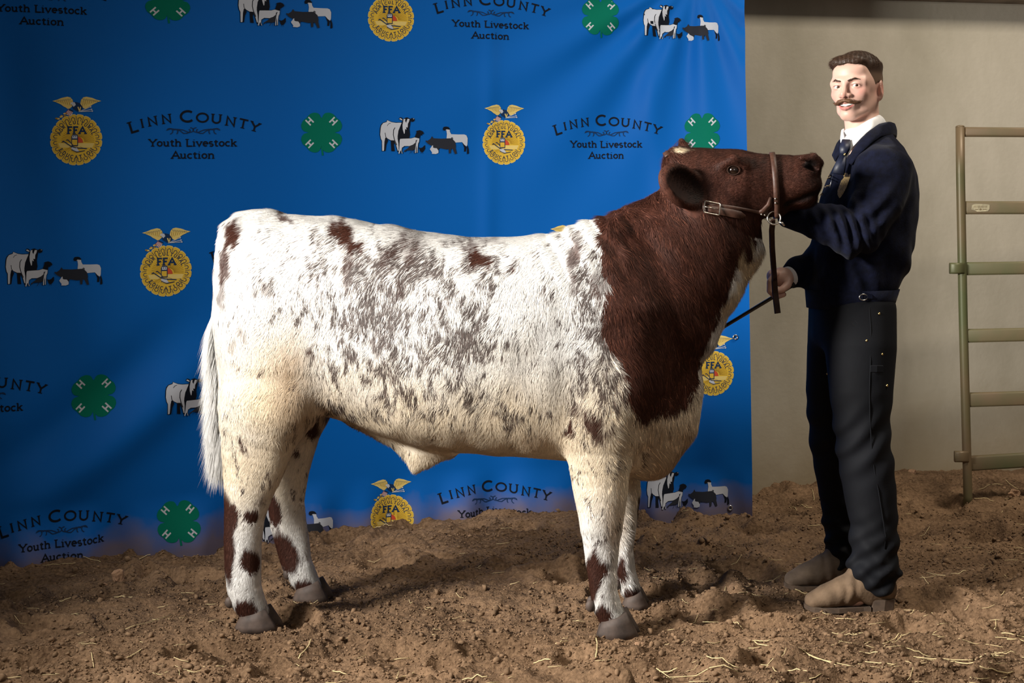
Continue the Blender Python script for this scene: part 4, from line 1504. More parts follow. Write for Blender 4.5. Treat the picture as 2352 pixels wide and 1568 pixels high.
# switch of the tail: long hanging hair
NT = 9000
sel = np.where(tailw[:NB])[0]
pick = rng.choice(sel, NT)
TR_, TN = RT[pick], RN[pick]
TD = np.tile((-.10, 0, -1.0), (NT, 1)) + .07 * rng.normal(size=(NT, 3)) + TN * .10
TD /= np.linalg.norm(TD, axis=1)[:, None]
tl_ = rng.uniform(.05, .14, NT)
zt = side_px(TR_)[1]
tl_ = np.minimum(tl_, np.maximum(.03, (1085 + 60 * rng.random(NT) - zt) * K))
tcol = np.tile(WHITE * .98, (NT, 1)) * rng.uniform(.75, 1.1, NT)[:, None]
TN = .35 * TN + np.array((-.45, -.8, .15))
TN /= np.linalg.norm(TN, axis=1)[:, None]
V2, F2, C2, N2 = blades(TR_, TN, TD, tl_, np.full(NT, .0014), tcol, rng, .06)
Vh = np.concatenate([BVv, V2])
Fh = np.concatenate([BFf, F2 + len(BVv)])
Ch = np.concatenate([BC, C2])
Nh = np.concatenate([BN, N2])
M_HAIR = hair_mat('steer_hair', .62, .3)
hair = mesh_obj('coat_hair', S2W(Vh), Fh, M_HAIR, steer, col=Ch)
hair['kind'] = 'stuff'
hair['label'] = 'long brushed coat hair and tail switch'
NW = Nh[:, 0:1] * SE + Nh[:, 1:2] * SW + Nh[:, 2:3] * np.array((0, 0, 1.0))
set_normals(hair, NW)
print('hair', time.time() - T0)

# --- hooves: two toes each
M_HOOF = mat('hoof', (.070, .048, .037), .7, noise=(25, .5), bump=(60, .3, 4, .002))


def hoof(px0, px1, py0, py1, v, far=False):
    a, b = SU(px0, py1, v), SU(px1, py1, v)
    L = b[0] - a[0]
    topz = SU(px0, py0, v)[2]
    for sgn in (-1, 1):
        V, F = [], []
        n = 14
        rows = [(0, 1.0, 1.0), (.25, .96, .97), (.6, .88, .9), (1.0, .74, .8)]
        for (t, kx, ky) in rows:
            for i in range(n):
                an = 2 * math.pi * i / n
                x = math.cos(an)
                y = math.sin(an)
                lx = (.5 + .5 * x * kx) * L if x < 0 else (.5 + .5 * x * (1 - .62 * t)) * L
                w_ = .029 * (1 - .55 * max(x, 0) ** 3)
                V.append((a[0] + lx, v + sgn * .030 + y * w_ * ky, max(0, t) * topz * (.86 + .22 * x) + (-.006 if t == 0 else 0)))
        for r in range(len(rows) - 1):
            for i in range(n):
                j = (i + 1) % n
                F.append((r * n + i, r * n + j, (r + 1) * n + j, (r + 1) * n + i))
        F.append(tuple(range((len(rows) - 1) * n, len(rows) * n)))
        F.append(tuple(range(n - 1, -1, -1)))
        mesh_obj('hoof', S2W(np.array(V)), F, M_HOOF, steer, True)
    # dew claws
    for sgn in (-1, 1):
        mb_ = MB()
        p = SU(px0 - 12, py0 - 16, v)
        mb_.ball(S2W(np.array((p[0], v + sgn * .026, p[2]))), (.016, .012, .018), 8, 6)
        mb_.build('dew_claw', M_HOOF, steer, True)


hoof(546, 648, 1394, 1446, NH)
hoof(678, 764, 1330, 1372, FH)
hoof(1370, 1472, 1402, 1458, -.17)
hoof(1428, 1494, 1354, 1392, .165)

# --- eyes
M_EYE = mat('cattle_eye', (.012, .006, .004), .08, spec=.8, coat=1.0)
M_EYEW = mat('cattle_eye_rim', (.030, .015, .010), .85, spec=.1)
for sg in (-1, 1):
    c = SU(1685, 391, sg * .087)
    mb = MB()
    mb.ball(S2W(c), .0195, 20, 14)
    o = mb.build('eye', M_EYE, steer, True)
    mb = MB()
    ring = []
    for a in np.linspace(0, 2 * math.pi, 25):
        ring.append(S2W(c + np.array((.0185 * math.cos(a), sg * .0165, .0140 * math.sin(a)))))
    mb.tube(ring, .0022, 6, caps=False, up=(0, 1, 0))
    mb.build('eyelid', M_EYEW, o, True)


# ------------------------------------------------------------------ halter, lead strap, show stick
def sf(P):
    return combine(prog_steer, P)


def side_hit(px, py, off=.003, vs=-.30):
    """point on the near cheek under a pixel, in steer coordinates"""
    vv = np.arange(vs, .02, .002)
    PP = np.array([SU(px, py, v) for v in vv])
    d = sf(PP)
    h = np.where(d < 0)[0]
    k = h[0] if len(h) else len(vv) - 1
    P = PP[k]
    g = np.array([sf((P + e)[None])[0] - sf((P - e)[None])[0] for e in np.eye(3) * .004])
    g /= np.linalg.norm(g) + 1e-9
    return P + g * off, g


def loop_hits(c, ax1, ax2, angs, off=.003):
    out = []
    for a in angs:
        d = math.cos(a) * ax1 + math.sin(a) * ax2
        R_ = np.arange(.02, .22, .0015)
        PP = c + R_[:, None] * d
        v = sf(PP)
        h = np.where(v > 0)[0]
        out.append((PP[h[0]] if len(h) else PP[60]) + d * off)
    return np.array(out)


M_LEA = mat('halter_leather', (.062, .028, .018), .5, spec=.35, noise=(60, .3), bump=(300, .25, 3, .001))
M_LEA2 = mat('dark_strap_leather', (.030, .013, .009), .5, spec=.35, noise=(50, .3))
M_NICK = mat('nickel', (.66, .60, .52), .28, 1.0)
halter = thing('halter', 'brown leather show halter with metal ring buckled around the steer\'s face', 'halter', tuple(S2W(SU(1720, 440, -.1))))


def strap_w(name, P, N, w, t, m, parent):
    mb = MB()
    mb.strap(S2W(np.array(P)), np.array([n[0] * SE + n[1] * SW + n[2] * np.array((0, 0, 1.0)) for n in N]), w, t)
    return mb.build(name, m, parent, True)


# nose band all round the face
cn = SU(1778, 424)
b1 = SU(1771, 350) - SU(1781, 492)
b1[1] = 0
b1 /= np.linalg.norm(b1)
ang = np.linspace(0, 2 * math.pi, 73)
LP = loop_hits(cn, b1, np.array((0, -1.0, 0)), ang, .001)
LN = np.array([math.cos(a) * b1 + math.sin(a) * np.array((0, -1.0, 0)) for a in ang])
strap_w('nose_band', LP, LN, .018, .006, M_LEA, halter)
# cheek strap from the ring back to the buckle and on behind the ears
cp = [(1762, 489), (1745, 487), (1725, 484), (1705, 481), (1680, 477), (1655, 476), (1630, 476), (1612, 474)]
H = [side_hit(x, y, .002) for x, y in cp]
strap_w('cheek_strap', [h[0] for h in H], [h[1] for h in H], [.022, .012, .010, .010, .012, .020, .022, .022], .005, M_LEA, halter)
H = [side_hit(x, y, .006) for x, y in ((1618, 481), (1634, 482), (1655, 486), (1680, 490), (1698, 494), (1708, 496))]
strap_w('strap_end', [h[0] for h in H], [h[1] for h in H], [.024, .024, .025, .026, .024, .006], .004, M_LEA, halter)
H = [side_hit(x, y, .003) for x, y in ((1770, 452), (1766, 470), (1752, 484), (1742, 487))]
strap_w('cheek_gusset', [h[0] for h in H], [h[1] for h in H], [.010, .018, .020, .012], .005, M_LEA, halter)
# crown strap over the poll
ck = SU(1574, 425)
k1 = SU(1535, 350) - SU(1612, 476)
k1[1] = 0
k1 /= np.linalg.norm(k1)
LP = loop_hits(ck, k1, np.array((0, -1.0, 0)), np.linspace(-1.6, .55, 41), .002)
LN = np.array([math.cos(a) * k1 + math.sin(a) * np.array((0, -1.0, 0)) for a in np.linspace(-1.6, .55, 41)])
strap_w('crown_strap', LP, LN, .020, .005, M_LEA, halter)
# buckle
P, g = side_hit(1633, 482, .013)
ex = np.array((1.0, 0, -.13))
ex -= g * (ex @ g)
ex /= np.linalg.norm(ex)
ey = np.cross(g, ex)
mb = MB()
rect = [(-.0235, -.019), (-.0235, .019), (.0235, .019), (.0235, -.019), (-.0235, -.019), (-.0235, .019)]
pts = []
for (a, b), (a2, b2) in zip(rect[:4], rect[1:5]):
    for k in np.linspace(.06, .94, 5):
        pts.append(P + ex * (a + (a2 - a) * k) + ey * (b + (b2 - b) * k))
pts.append(pts[0])
mb.tube(S2W(np.array(pts)), .0021, 6, caps=False, up=(0, 1, 0))
mb.tube(S2W(np.array([P - ex * .0235, P + ex * .010])), .0018, 6)
mb.build('buckle', M_NICK, halter, True)
# ring and rivets
P, g = side_hit(1776, 493, .012)
P = P + np.array((0, -.004, 0))
mb = MB()
rp = [P + .0195 * (math.cos(a) * np.array((1, 0, 0)) + math.sin(a) * np.array((0, .15, 1))) for a in np.linspace(0, 2 * math.pi, 33)]
mb.tube(S2W(np.array(rp)), .0028, 8, caps=False, up=(0, 1, 0))
mb.build('ring', M_NICK, halter, True)
mb = MB()
mb.tube(S2W(np.array([P + np.array((.014, -.004, -.012)), P + np.array((.024, -.006, -.016)), P + np.array((.030, -.004, -.024))])), .0035, 8)
mb.build('swivel_snap', M_NICK, halter, True)
for (x, y) in ((1780, 454), (1780, 464), (1747, 489), (1755, 490)):
    q, g2 = side_hit(x, y, .008)
    mb = MB()
    mb.ball(S2W(q), .0036, 8, 6)
    mb.build('rivet', M_NICK, halter, True)

# lead strap hangs from the ring past the man's fist
rw = S2W(P)
lead = [at(1775, 503, rw[1] - .001), at(1774, 512, rw[1] + .012), at(1772, 530, 4.30), at(1773, 570, 4.37), at(1776, 610, 4.44), at(1778, 640, 4.515), at(1780, 670, 4.53), at(1786, 719, 4.535)]
t = np.linspace(0, len(lead) - 1, 30)
LD = np.stack([np.interp(t, np.arange(len(lead)), np.array(lead)[:, j]) for j in range(3)], 1)
mb = MB()
mb.strap(LD, (.15, -1, .1), np.interp(t, [0, 1, 5, 7], [.014, .018, .020, .021]), .005)
o = mb.build('lead_strap', M_LEA2, None, False)
tag(o, 'dark leather lead strap hanging from the halter ring past his fist', 'strap')

# show stick from his fist to behind the steer's chest
mb = MB()
s0, s1 = at(1819, 656, 4.585), at(1480, 860, 4.70)
mb.tube([s0, s0 * .9 + s1 * .1, s1], [.0062, .0062, .0060], 12)
stick = thing('show_stick', 'black show stick slanting from the man\'s fist behind the steer\'s chest', 'stick', tuple(s0))
mb.build('shaft', mat('black_rod', (.006, .006, .007), .25, spec=.6, coat=.6), stick, True)
mb = MB()
mb.tube([s0 + (s0 - s1) * .002, s0 + (s0 - s1) * .02], [.0075, .0072], 12)
mb.build('grip_cap', mat('rubber', (.01, .01, .01), .7), stick, True)


# ------------------------------------------------------------------ the young man
MD = 4.6
PMAN = F_PX / MD


def rows_chain(rows, lat, latdir=(0, 1, 0), cap=1.0):
    """rows: (py, left, right, D)"""
    pts, ra = [], []
    for (y, l, r, D) in rows:
        A, B = at(l, y, D), at(r, y, D)
        pts.append((A + B) / 2)
        ra.append((B[0] - A[0]) / 2)
    return chain(pts, ra, lat, latdir, cap)


man = thing('person', 'smiling moustached young man in navy jacket holding up the steer\'s head', 'person', (1.15, 4.6, 0))

# --- head frame
HO = at(1968, 199, MD)
HR = np.array(Matrix.Rotation(math.radians(-37), 3, 'Z') @ Matrix.Rotation(math.radians(-1.0), 3, 'Y') @ Matrix.Rotation(math.radians(0), 3, 'X'))

HO4, HR4 = HO.astype(np.float32), HR.astype(np.float32)


def L2W(p):
    return HO + np.asarray(p, float) @ HR.T


def W2L(P):
    return (P - HO) @ HR


def loc(f):
    return lambda P: f((P - HO4) @ HR4)


skull = ell((0, .014, .024), (.0705, .089, .077))
head = [
    ('u', loc(skull), .01),
    ('u', loc(ell((0, -.024, -.032), (.0585, .069, .074))), .03),
    ('u', loc(ell((0, -.056, .044), (.052, .034, .032))), .03),
    ('u', loc(ell((0, -.072, -.095), (.021, .019, .014))), .022),
    ('u', loc(chain([(-.049, .010, -.045), (-.039, -.034, -.080), (-.013, -.066, -.098)], [.016, .014, .013])), .02),
    ('u', loc(chain([(.049, .010, -.045), (.039, -.034, -.080), (.013, -.066, -.098)], [.016, .014, .013])), .02),
    ('u', loc(ell((-.039, -.060, -.027), (.022, .021, .021))), .014),
    ('u', loc(ell((.039, -.060, -.027), (.022, .021, .021))), .014),
    ('u', loc(chain([(-.051, -.066, .009), (-.026, -.086, .015), (0, -.089, .011), (.026, -.086, .015), (.051, -.066, .009)], [.008, .0095, .009, .0095, .008])), .014),
    ('s', loc(ell((-.031, -.098, -.003), (.0165, .017, .0110))), .012),
    ('s', loc(ell((.031, -.098, -.003), (.0165, .017, .0110))), .012),
    # nose
    ('u', loc(chain([(0, -.090, .006), (0, -.099, -.014), (0, -.109, -.032), (0, -.108, -.036)], [.0078, .0086, .0100, .0100])), .010),
    ('u', loc(ell((-.0130, -.0975, -.0365), (.0082, .0100, .0072))), .006),
    ('u', loc(ell((.0130, -.0975, -.0365), (.0082, .0100, .0072))), .006),
    ('s', loc(ell((-.0070, -.104, -.0445), (.0035, .005, .003))), .003),
    ('s', loc(ell((.0070, -.104, -.0445), (.0035, .005, .003))), .003),
    # muzzle of the smile, mouth, lips
    ('u', loc(ell((0, -.081, -.063), (.029, .018, .021))), .014),
    ('s', loc(chain([(-.026, -.079, -.0595), (-.014, -.097, -.0660), (0, -.104, -.0680), (.014, -.097, -.0660), (.026, -.079, -.0595)], [.0026, .0058, .0066, .0058, .0026], [.010] * 5, (0, 1, 0))), .0025),
    ('u', loc(chain([(-.024, -.083, -.0650), (-.012, -.0955, -.0760), (0, -.0980, -.0790), (.012, -.0955, -.0760), (.024, -.083, -.0650)], [.0024, .0038, .0044, .0038, .0024])), .003),
    ('u', loc(chain([(-.024, -.085, -.0550), (-.010, -.097, -.0575), (0, -.0995, -.0580), (.010, -.097, -.0575), (.024, -.085, -.0550)], [.0022, .0030, .0030, .0030, .0022])), .003),
    ('s', loc(chain([(-.020, -.094, -.040), (-.034, -.080, -.058), (-.036, -.066, -.078)], [.002, .0024, .0014])), .006),
    ('s', loc(chain([(.020, -.094, -.040), (.034, -.080, -.058), (.036, -.066, -.078)], [.002, .0024, .0014])), .006),
]
for sg in (-1, 1):
    head.append(('u', loc(ell((sg * .0500, -.040, .006), (.0125, .026, .020))), .02))
    # eyelids: a ball over the eye with an almond opening
    head += [('u', loc(ell((sg * .0315, -.0745, -.004), (.0165, .0150, .0125))), .005),
             ('s', loc(ell((sg * .0315, -.0915, -.0050), (.0148, .0140, .0035))), .0025)]
    # ear
    Re = np.array(Matrix.Rotation(math.radians(sg * 24), 3, 'Z') @ Matrix.Rotation(math.radians(-10), 3, 'X'))
    head += [('u', loc(ell((sg * .0715, .022, -.014), (.0095, .0185, .032), Re)), .007),
             ('s', loc(ell((sg * .0825, .018, -.010), (.0075, .0100, .020), Re)), .004),
             ('u', loc(ell((sg * .0705, .012, -.043), (.0065, .0085, .0085))), .005)]
NECKB = at(1992, 330, MD)
prog = head + [
    ('u', chain([L2W((0, .020, -.055)), L2W((0, .030, -.10)), at(1984, 300, MD), NECKB], [.058, .056, .058, .066], [.056, .055, .058, .07]), .018),
    # trunk and limbs under the clothes
    ('u', chain([at(2000, 372, 4.6), at(1985, 480, 4.6), at(1965, 600, 4.6), at(1958, 720, 4.6)], [.09, .11, .10, .095], [.17, .15, .135, .14]), .05),
    ('u', chain([at(1990, 740, 4.52), at(1975, 1000, 4.48), at(1992, 1200, 4.46), at(2010, 1340, 4.455)], [.075, .06, .05, .04]), .04),
    ('u', chain([at(1945, 740, 4.68), at(1920, 1000, 4.71), at(1940, 1200, 4.725), at(1950, 1300, 4.725)], [.07, .055, .045, .038]), .04),
    ('u', chain([at(2010, 1345, 4.455), at(1965, 1368, 4.455), at(1890, 1382, 4.455)], [.036, .032, .02]), .02),
    ('u', chain([at(1950, 1305, 4.73), at(1915, 1322, 4.73), at(1845, 1336, 4.73)], [.034, .03, .018]), .02),
]
SHN, ELN, WRN = at(2030, 382, 4.43), at(1968, 542, 4.36), at(1828, 494, 4.42)
SHF, ELF, WRF = at(1985, 382, 4.78), at(1940, 590, 4.80), at(1822, 634, 4.63)
prog += [('u', chain([SHN, ELN, WRN], [.045, .038, .026]), .03), ('u', chain([SHF, ELF, WRF], [.045, .038, .027]), .03)]
# left hand cupped under the steer's chin (palm up), fingers along the jaw
lw = at(1815, 494, 4.40)
lp = at(1792, 490, 4.425)
prog.append(('u', chain([WRN, lw, lp], [.026, .027, .030], [.026, .017, .016], (.3, .0, 1)), .015))
for i, (dy, ln_) in enumerate(((-.030, .9), (-.010, 1.0), (.011, .96), (.031, .8))):
    b = lp + np.array((-.012, dy, .002))
    prog.append(('u', chain([b, b + np.array((-.030 * ln_, .012, .012)), b + np.array((-.046 * ln_, .016, .032)), b + np.array((-.054 * ln_, .012, .052))], [.0095, .009, .0082, .0072]), .005))
prog.append(('u', chain([lw + np.array((-.006, .010, .006)), lw + np.array((-.020, .014, .030)), lw + np.array((-.026, .016, .052))], [.012, .0105, .0085]), .006))
# right hand closed on the show stick
hp = at(1794, 636, 4.60)
prog.append(('u', chain([WRF, at(1808, 635, 4.615), hp, at(1778, 634, 4.60)], [.026, .029, .032, .024], [.022, .025, .034, .036], (0, 1, 0)), .015))
for i, (yo, r) in enumerate(((-.034, .0098), (-.012, .0102), (.010, .0098), (.031, .0088))):
    D_ = 4.60 + yo
    k = 4 * i * .35
    prog.append(('u', chain([at(1782, 628 + k, D_), at(1769, 646 + k, D_), at(1768, 668, D_), at(1782, 682, D_), at(1800 - 2 * i, 676, D_ + .002)], [r * 1.1, r * 1.08, r, r * .95, r * .88]), .0045))
prog.append(('u', chain([at(1812, 640, 4.585), at(1808, 655, 4.562), at(1797, 664, 4.548), at(1784, 668, 4.545)], [.016, .0135, .0115, .0092]), .006))
VB, FB = sdf_mesh(prog, (.75, 4.25, .0), (1.5, 4.95, 1.82), .0031)
VB = relax(VB, FB, 1, .35)
print('man body', len(VB), time.time() - T0)
Q = W2L(VB)
SKIN = np.array((.66, .41, .32))
c = np.tile(SKIN, (len(VB), 1))


def tint(col, k):
    global c
    k = np.clip(k, 0, 1)[:, None]
    c = c * (1 - k) + np.array(col) * k


def blob(x, y, z, rx, ry, rz):
    return np.exp(-(((np.abs(Q[:, 0]) - x) / rx) ** 2 + ((Q[:, 1] - y) / ry) ** 2 + ((Q[:, 2] - z) / rz) ** 2))


inhead = (Q[:, 2] > -.2)
tint((.60, .26, .21), .75 * blob(.044, -.072, -.024, .020, .03, .016))
tint((.58, .25, .19), .6 * blob(0, -.112, -.037, .014, .014, .012))
tint((.56, .24, .18), .7 * blob(.072, .022, -.014, .015, .03, .04))
tint((.40, .16, .12), .8 * blob(.080, .017, -.010, .006, .010, .018))
tint((.47, .15, .13), .95 * smooth(.0055, .0032, np.abs(Q[:, 2] + .0785 - 22 * Q[:, 0] ** 2)) * (np.abs(Q[:, 0]) < .025) * (Q[:, 1] < -.080))
tint((.47, .17, .14), .8 * smooth(.005, .0025, np.abs(Q[:, 2] + .0580 - 4 * Q[:, 0] ** 2)) * (np.abs(Q[:, 0]) < .024) * (Q[:, 1] < -.080))
tint((.10, .02, .016), .95 * smooth(.0068, .0052, np.abs(Q[:, 2] + .0680 - 12 * Q[:, 0] ** 2)) * (np.abs(Q[:, 0]) < .026) * (Q[:, 1] > -.0935 + 17 * Q[:, 0] ** 2) * (Q[:, 1] < -.07))
tint((.42, .25, .19), .35 * blob(.0, -.08, -.094, .03, .03, .014))
tint((.22, .10, .08), .75 * smooth(.0030, .0015, np.abs(Q[:, 2] + .0004 + 14 * (np.abs(Q[:, 0]) - .0315) ** 2)) * (np.abs(np.abs(Q[:, 0]) - .0315) < .0150) * (Q[:, 1] < -.075))
tint((.50, .25, .20), .5 * blob(.0315, -.088, -.014, .014, .012, .004))
M_SKIN = mat('skin', attr='col', rough=.48, spec=.45, sss=.12, bump=(350, .06, 3, .001))
mesh_obj('body', VB, FB, M_SKIN, man, col=c)['label'] = 'fair skin of face, neck and hands'

# --- eyes
M_SCL = mat('sclera', (.55, .51, .49), .2, spec=.6)
M_IRIS = mat('iris', (.045, .022, .012), .12, spec=.7)
for sg in (-1, 1):
    ce = np.array((sg * .0315, -.0742, -.0045))
    mb = MB()
    mb.ball(L2W(ce), .0128, 16, 12)
    e = mb.build('eye', M_SCL, man, True)
    gz_ = W2L(np.array((0, 0, CAMZ)) + np.zeros(3)) - ce
    gz_ /= np.linalg.norm(gz_)
    mb = MB()
    mb.ball(L2W(ce + gz_ * .0083), .0059, 14, 10)
    mb.build('iris', M_IRIS, e, True)
# --- teeth
mb = MB()
for i in range(10):
    x = (i - 4.5) * .0044
    y = -.0925 + 17 * x * x
    an = math.atan2(34 * x, 1) * .9
    mb.box(L2W((x, y, -.0650 + 9 * x * x)), (.0042, .004, .0085 if abs(i - 4.5) < 1.5 else .0072), HR @ np.array(Matrix.Rotation(an, 3, 'Z')))
mb.build('teeth', mat('teeth', (.80, .76, .70), .25), man)


# --- hair
def hline(y):
    return np.interp(y, [-.11, -.066, -.058, -.048, -.034, -.016, .004, .03, .06, .11], [.066, .062, .054, .036, .024, -.004, .012, -.002, -.045, -.058])


def f_hair(P):
    q = W2L(P)
    infl = .004 + .012 * smooth(.035, .075, q[..., 2])
    a = skull(q) - infl
    front = smin(ell((.0, -.055, .075), (.056, .030, .024))(q), ell((-.030, -.056, .070), (.032, .030, .026))(q), .01)
    a = smin(a, front, .014)
    a = a + .0007 * np.sin((q[..., 0] * .8 + q[..., 1] * .5) * 520 + 3 * np.sin(q[..., 1] * 60)) * smooth(.05, .07, q[..., 2])
    hl = hline(q[..., 1]) + .004 * np.sin(q[..., 0] * 160)
    hl = np.where(np.abs(q[..., 0]) > .040, hl, np.where(q[..., 1] < 0, np.maximum(hl, .060), hl))
    return smax(a, (hl - q[..., 2]) * .8, .006)


VH, FH_ = sdf_mesh([('u', f_hair, .01)], L2W((0, 0, 0)) - .16, L2W((0, 0, 0)) + .16, .0026)
q = W2L(VH)
hc = np.tile((.050, .026, .015), (len(VH), 1))
fd = smooth(.055, .010, q[:, 2]) * smooth(.035, .055, np.abs(q[:, 0]))
hc = hc * (1 - .75 * fd[:, None]) + np.array((.20, .125, .080)) * .75 * fd[:, None]
M_MHAIR = mat('man_hair', attr='col', rough=.5, spec=.4)
M_MSTR = hair_mat('man_hair_strand', .5, .4)
hairo = mesh_obj('hair', VH, FH_, M_MHAIR, man, col=hc)
rg = np.random.default_rng(11)
nh = vnormals(VH, FH_)
R_, fi_ = sample_faces(VH, FH_, 16000, rg)
n_ = nh[FH_[fi_]].mean(1)
ql = W2L(R_)
dl = np.where((ql[:, 2] > .055)[:, None], np.array((-.8, -.45, .05)), np.array((0, .35, -1.0))) + .22 * rg.normal(size=(16000, 3))
dw = dl @ HR.T
dw -= n_ * (dw * n_).sum(1)[:, None]
dw /= np.linalg.norm(dw, axis=1)[:, None]
top = ql[:, 2] > .055
hl_ = np.where(top, rg.uniform(.010, .024, 16000), rg.uniform(.003, .007, 16000))
f2 = smooth(.055, .010, ql[:, 2]) * smooth(.035, .055, np.abs(ql[:, 0]))
cc = (np.tile((.062, .033, .019), (16000, 1)) * (1 - .5 * f2[:, None]) + np.array((.2, .12, .075)) * .5 * f2[:, None]) * rg.uniform(.6, 1.7, 16000)[:, None]
V2, F2, C2, N2 = blades(R_, n_, dw, hl_, np.full(16000, .0009), cc, rg, -.10)
o = mesh_obj('hair_strands', V2, F2, M_MSTR, hairo, col=C2)
o['kind'] = 'stuff'
set_normals(o, N2)


def tuft(name, chains, n, col, dirf, ln_, wd_, seed, parent=man):
    prg = [('u', loc(chain(p, r)), .003) for p, r in chains]
    P0 = np.array([x for p, r in chains for x in p])
    cs = np.concatenate([L2W(P0)])
    V, F = sdf_mesh(prg, cs.min(0) - .02, cs.max(0) + .02, .0016)
    o = mesh_obj(name, V, F, M_MHAIR, parent, col=np.tile(np.array(col) * .8, (len(V), 1)))
    r = np.random.default_rng(seed)
    N_ = vnormals(V, F)
    R0, f0 = sample_faces(V, F, n, r)
    nn = N_[F[f0]].mean(1)
    d = dirf(W2L(R0)) + .25 * r.normal(size=(n, 3))
    d = d @ HR.T
    d -= nn * (d * nn).sum(1)[:, None] * .7
    d /= np.linalg.norm(d, axis=1)[:, None]
    V2, F2, C2, N2 = blades(R0, nn, d, r.uniform(.5, 1.2, n) * ln_, np.full(n, wd_), np.array(col) * r.uniform(.6, 1.5, n)[:, None], r, .25)
    s = mesh_obj(name + '_hairs', V2, F2, M_MSTR, o, col=C2)
    s['kind'] = 'stuff'
    set_normals(s, N2)
    return o


MO = [([(sg * .002, -.1050, -.0515), (sg * .014, -.1025, -.0545), (sg * .027, -.0915, -.0595), (sg * .037, -.0810, -.0590), (sg * .044, -.0745, -.0545)], [.0045, .0055, .0045, .0028, .0012]) for sg in (-1, 1)]
tuft('moustache', MO, 1500, (.185, .090, .045), lambda q: np.stack([np.sign(q[:, 0]), 0 * q[:, 0] + .5, -.45 + 14 * np.abs(q[:, 0])], 1), .010, .0009, 3)
for sg in (-1, 1):
    tuft('eyebrow', [([(sg * .012, -.0965, .0105), (sg * .030, -.0930, .0160), (sg * .047, -.0780, .0120)], [.0020, .0023, .0012])], 620, (.085, .042, .024), lambda q: np.stack([np.sign(q[:, 0]), 0 * q[:, 0] + .3, .05 + 0 * q[:, 0]], 1), .0055, .0009, 5)

# --- jacket
TZ = np.array((0, 0, 1.0))
J = [(700, 1862, 2044), (672, 1860, 2050), (640, 1862, 2072), (600, 1866, 2086), (550, 1872, 2096), (500, 1880, 2102), (450, 1892, 2102), (410, 1908, 2096), (375, 1926, 2086), (345, 1946, 2070), (324, 1964, 2052), (308, 1980, 2042)]
z_, cx_, rx_, ry_ = [], [], [], []
for (y, l, r), ry in zip(J, (.165, .178, .185, .190, .195, .200, .208, .208, .20, .178, .135, .09)):
    A, B = at(l, y, MD), at(r, y, MD)
    z_.append((A[2] + B[2]) / 2)
    cx_.append((A[0] + B[0]) / 2)
    rx_.append((B[0] - A[0]) / 2)
    ry_.append(ry)
torso = loft(2, z_, cx_, rx_, [MD + .01] * len(z_), ry_, n=2.25, blur=9)
sleeve_n = chain([SHN, (SHN + ELN) / 2 + np.array((.02, -.01, 0)), ELN, at(1918, 518, 4.375), at(1850, 500, 4.41), at(1808, 491, 4.405)], [.085, .078, .072, .068, .052, .043], cap=.6)
sleeve_f = chain([SHF, ELF, at(1870, 612, 4.70), at(1818, 632, 4.622)], [.085, .066, .056, .044], cap=.5)


def jac_disp(P):
    x, y, z = P[..., 0], P[..., 1], P[..., 2]
    n = .004 * vnoise(x * 14, y * 14, z * 9, 81) + .0025 * vnoise(x * 30, y * 30, z * 18, 82)
    # sleeve creases running across the bent elbow
    e = at(1938, 525, 4.33)
    w = np.exp(-(((x - e[0]) / .075) ** 2 + ((z - e[2]) / .06) ** 2)) * smooth(4.45, 4.37, y)
    n = n + .010 * w * np.sin((x - e[0]) * 190 + (z - e[2]) * 60 + 2.5 * vnoise(x * 12, y * 12, z * 12, 83))
    e2 = at(2010, 480, 4.35)
    w = np.exp(-(((x - e2[0]) / .06) ** 2 + ((z - e2[2]) / .10) ** 2)) * smooth(4.5, 4.4, y)
    n = n + .006 * w * np.sin((x - e2[0]) * 70 - (z - e2[2]) * 90 + 2 * vnoise(x * 9, y * 9, z * 9, 85))
    # blouse fullness above the waistband
    n = n + .005 * np.sin(x * 60 + 40 * z + 3 * vnoise(x * 7, y * 7, z * 7, 84)) * smooth(z_[0] + .02, z_[0] + .09, z) * smooth(z_[0] + .24, z_[0] + .12, z)
    return n


hemz = z_[0] - .002
jprog = [('u', torso, .01), ('u', sleeve_n, .035), ('u', sleeve_f, .03)]
VJ, FJ = sdf_mesh(jprog, (.72, 4.18, .85), (1.5, 5.02, 1.6), .0052, disp=jac_disp)
VJ = relax(VJ, FJ, 1, .4)
m = mat('navy_corduroy', (.0028, .0040, .0135), .85, spec=.12, sheen=.03, bump=(220, .35, 3, .002), noise=(60, .45))
M_NAVY = m
jacket = mesh_obj('jacket', VJ, FJ, M_NAVY, man)
jacket['label'] = 'dark navy corduroy zip jacket'
# waistband
nb_ = 60
V, F = [], []
for k, (dz, o_) in enumerate(((.0, .0), (.0, .006), (.058, .008), (.058, .0))):
    for i in range(nb_):
        a = 2 * math.pi * i / nb_
        ca, sa = math.cos(a), math.sin(a)
        kk = (abs(ca) ** 2.25 + abs(sa) ** 2.25) ** (-1 / 2.25)
        zz = hemz - .006 + dz
        V.append((np.interp(zz, z_, cx_) + (np.interp(zz, z_, rx_) + o_) * kk * ca, MD + .01 + (np.interp(zz, z_, ry_) + o_) * kk * sa, zz))
for k in range(3):
    for i in range(nb_):
        j = (i + 1) % nb_
        F.append((k * nb_ + i, k * nb_ + j, (k + 1) * nb_ + j, (k + 1) * nb_ + i))
mesh_obj('waistband', V, F, M_NAVY, jacket)


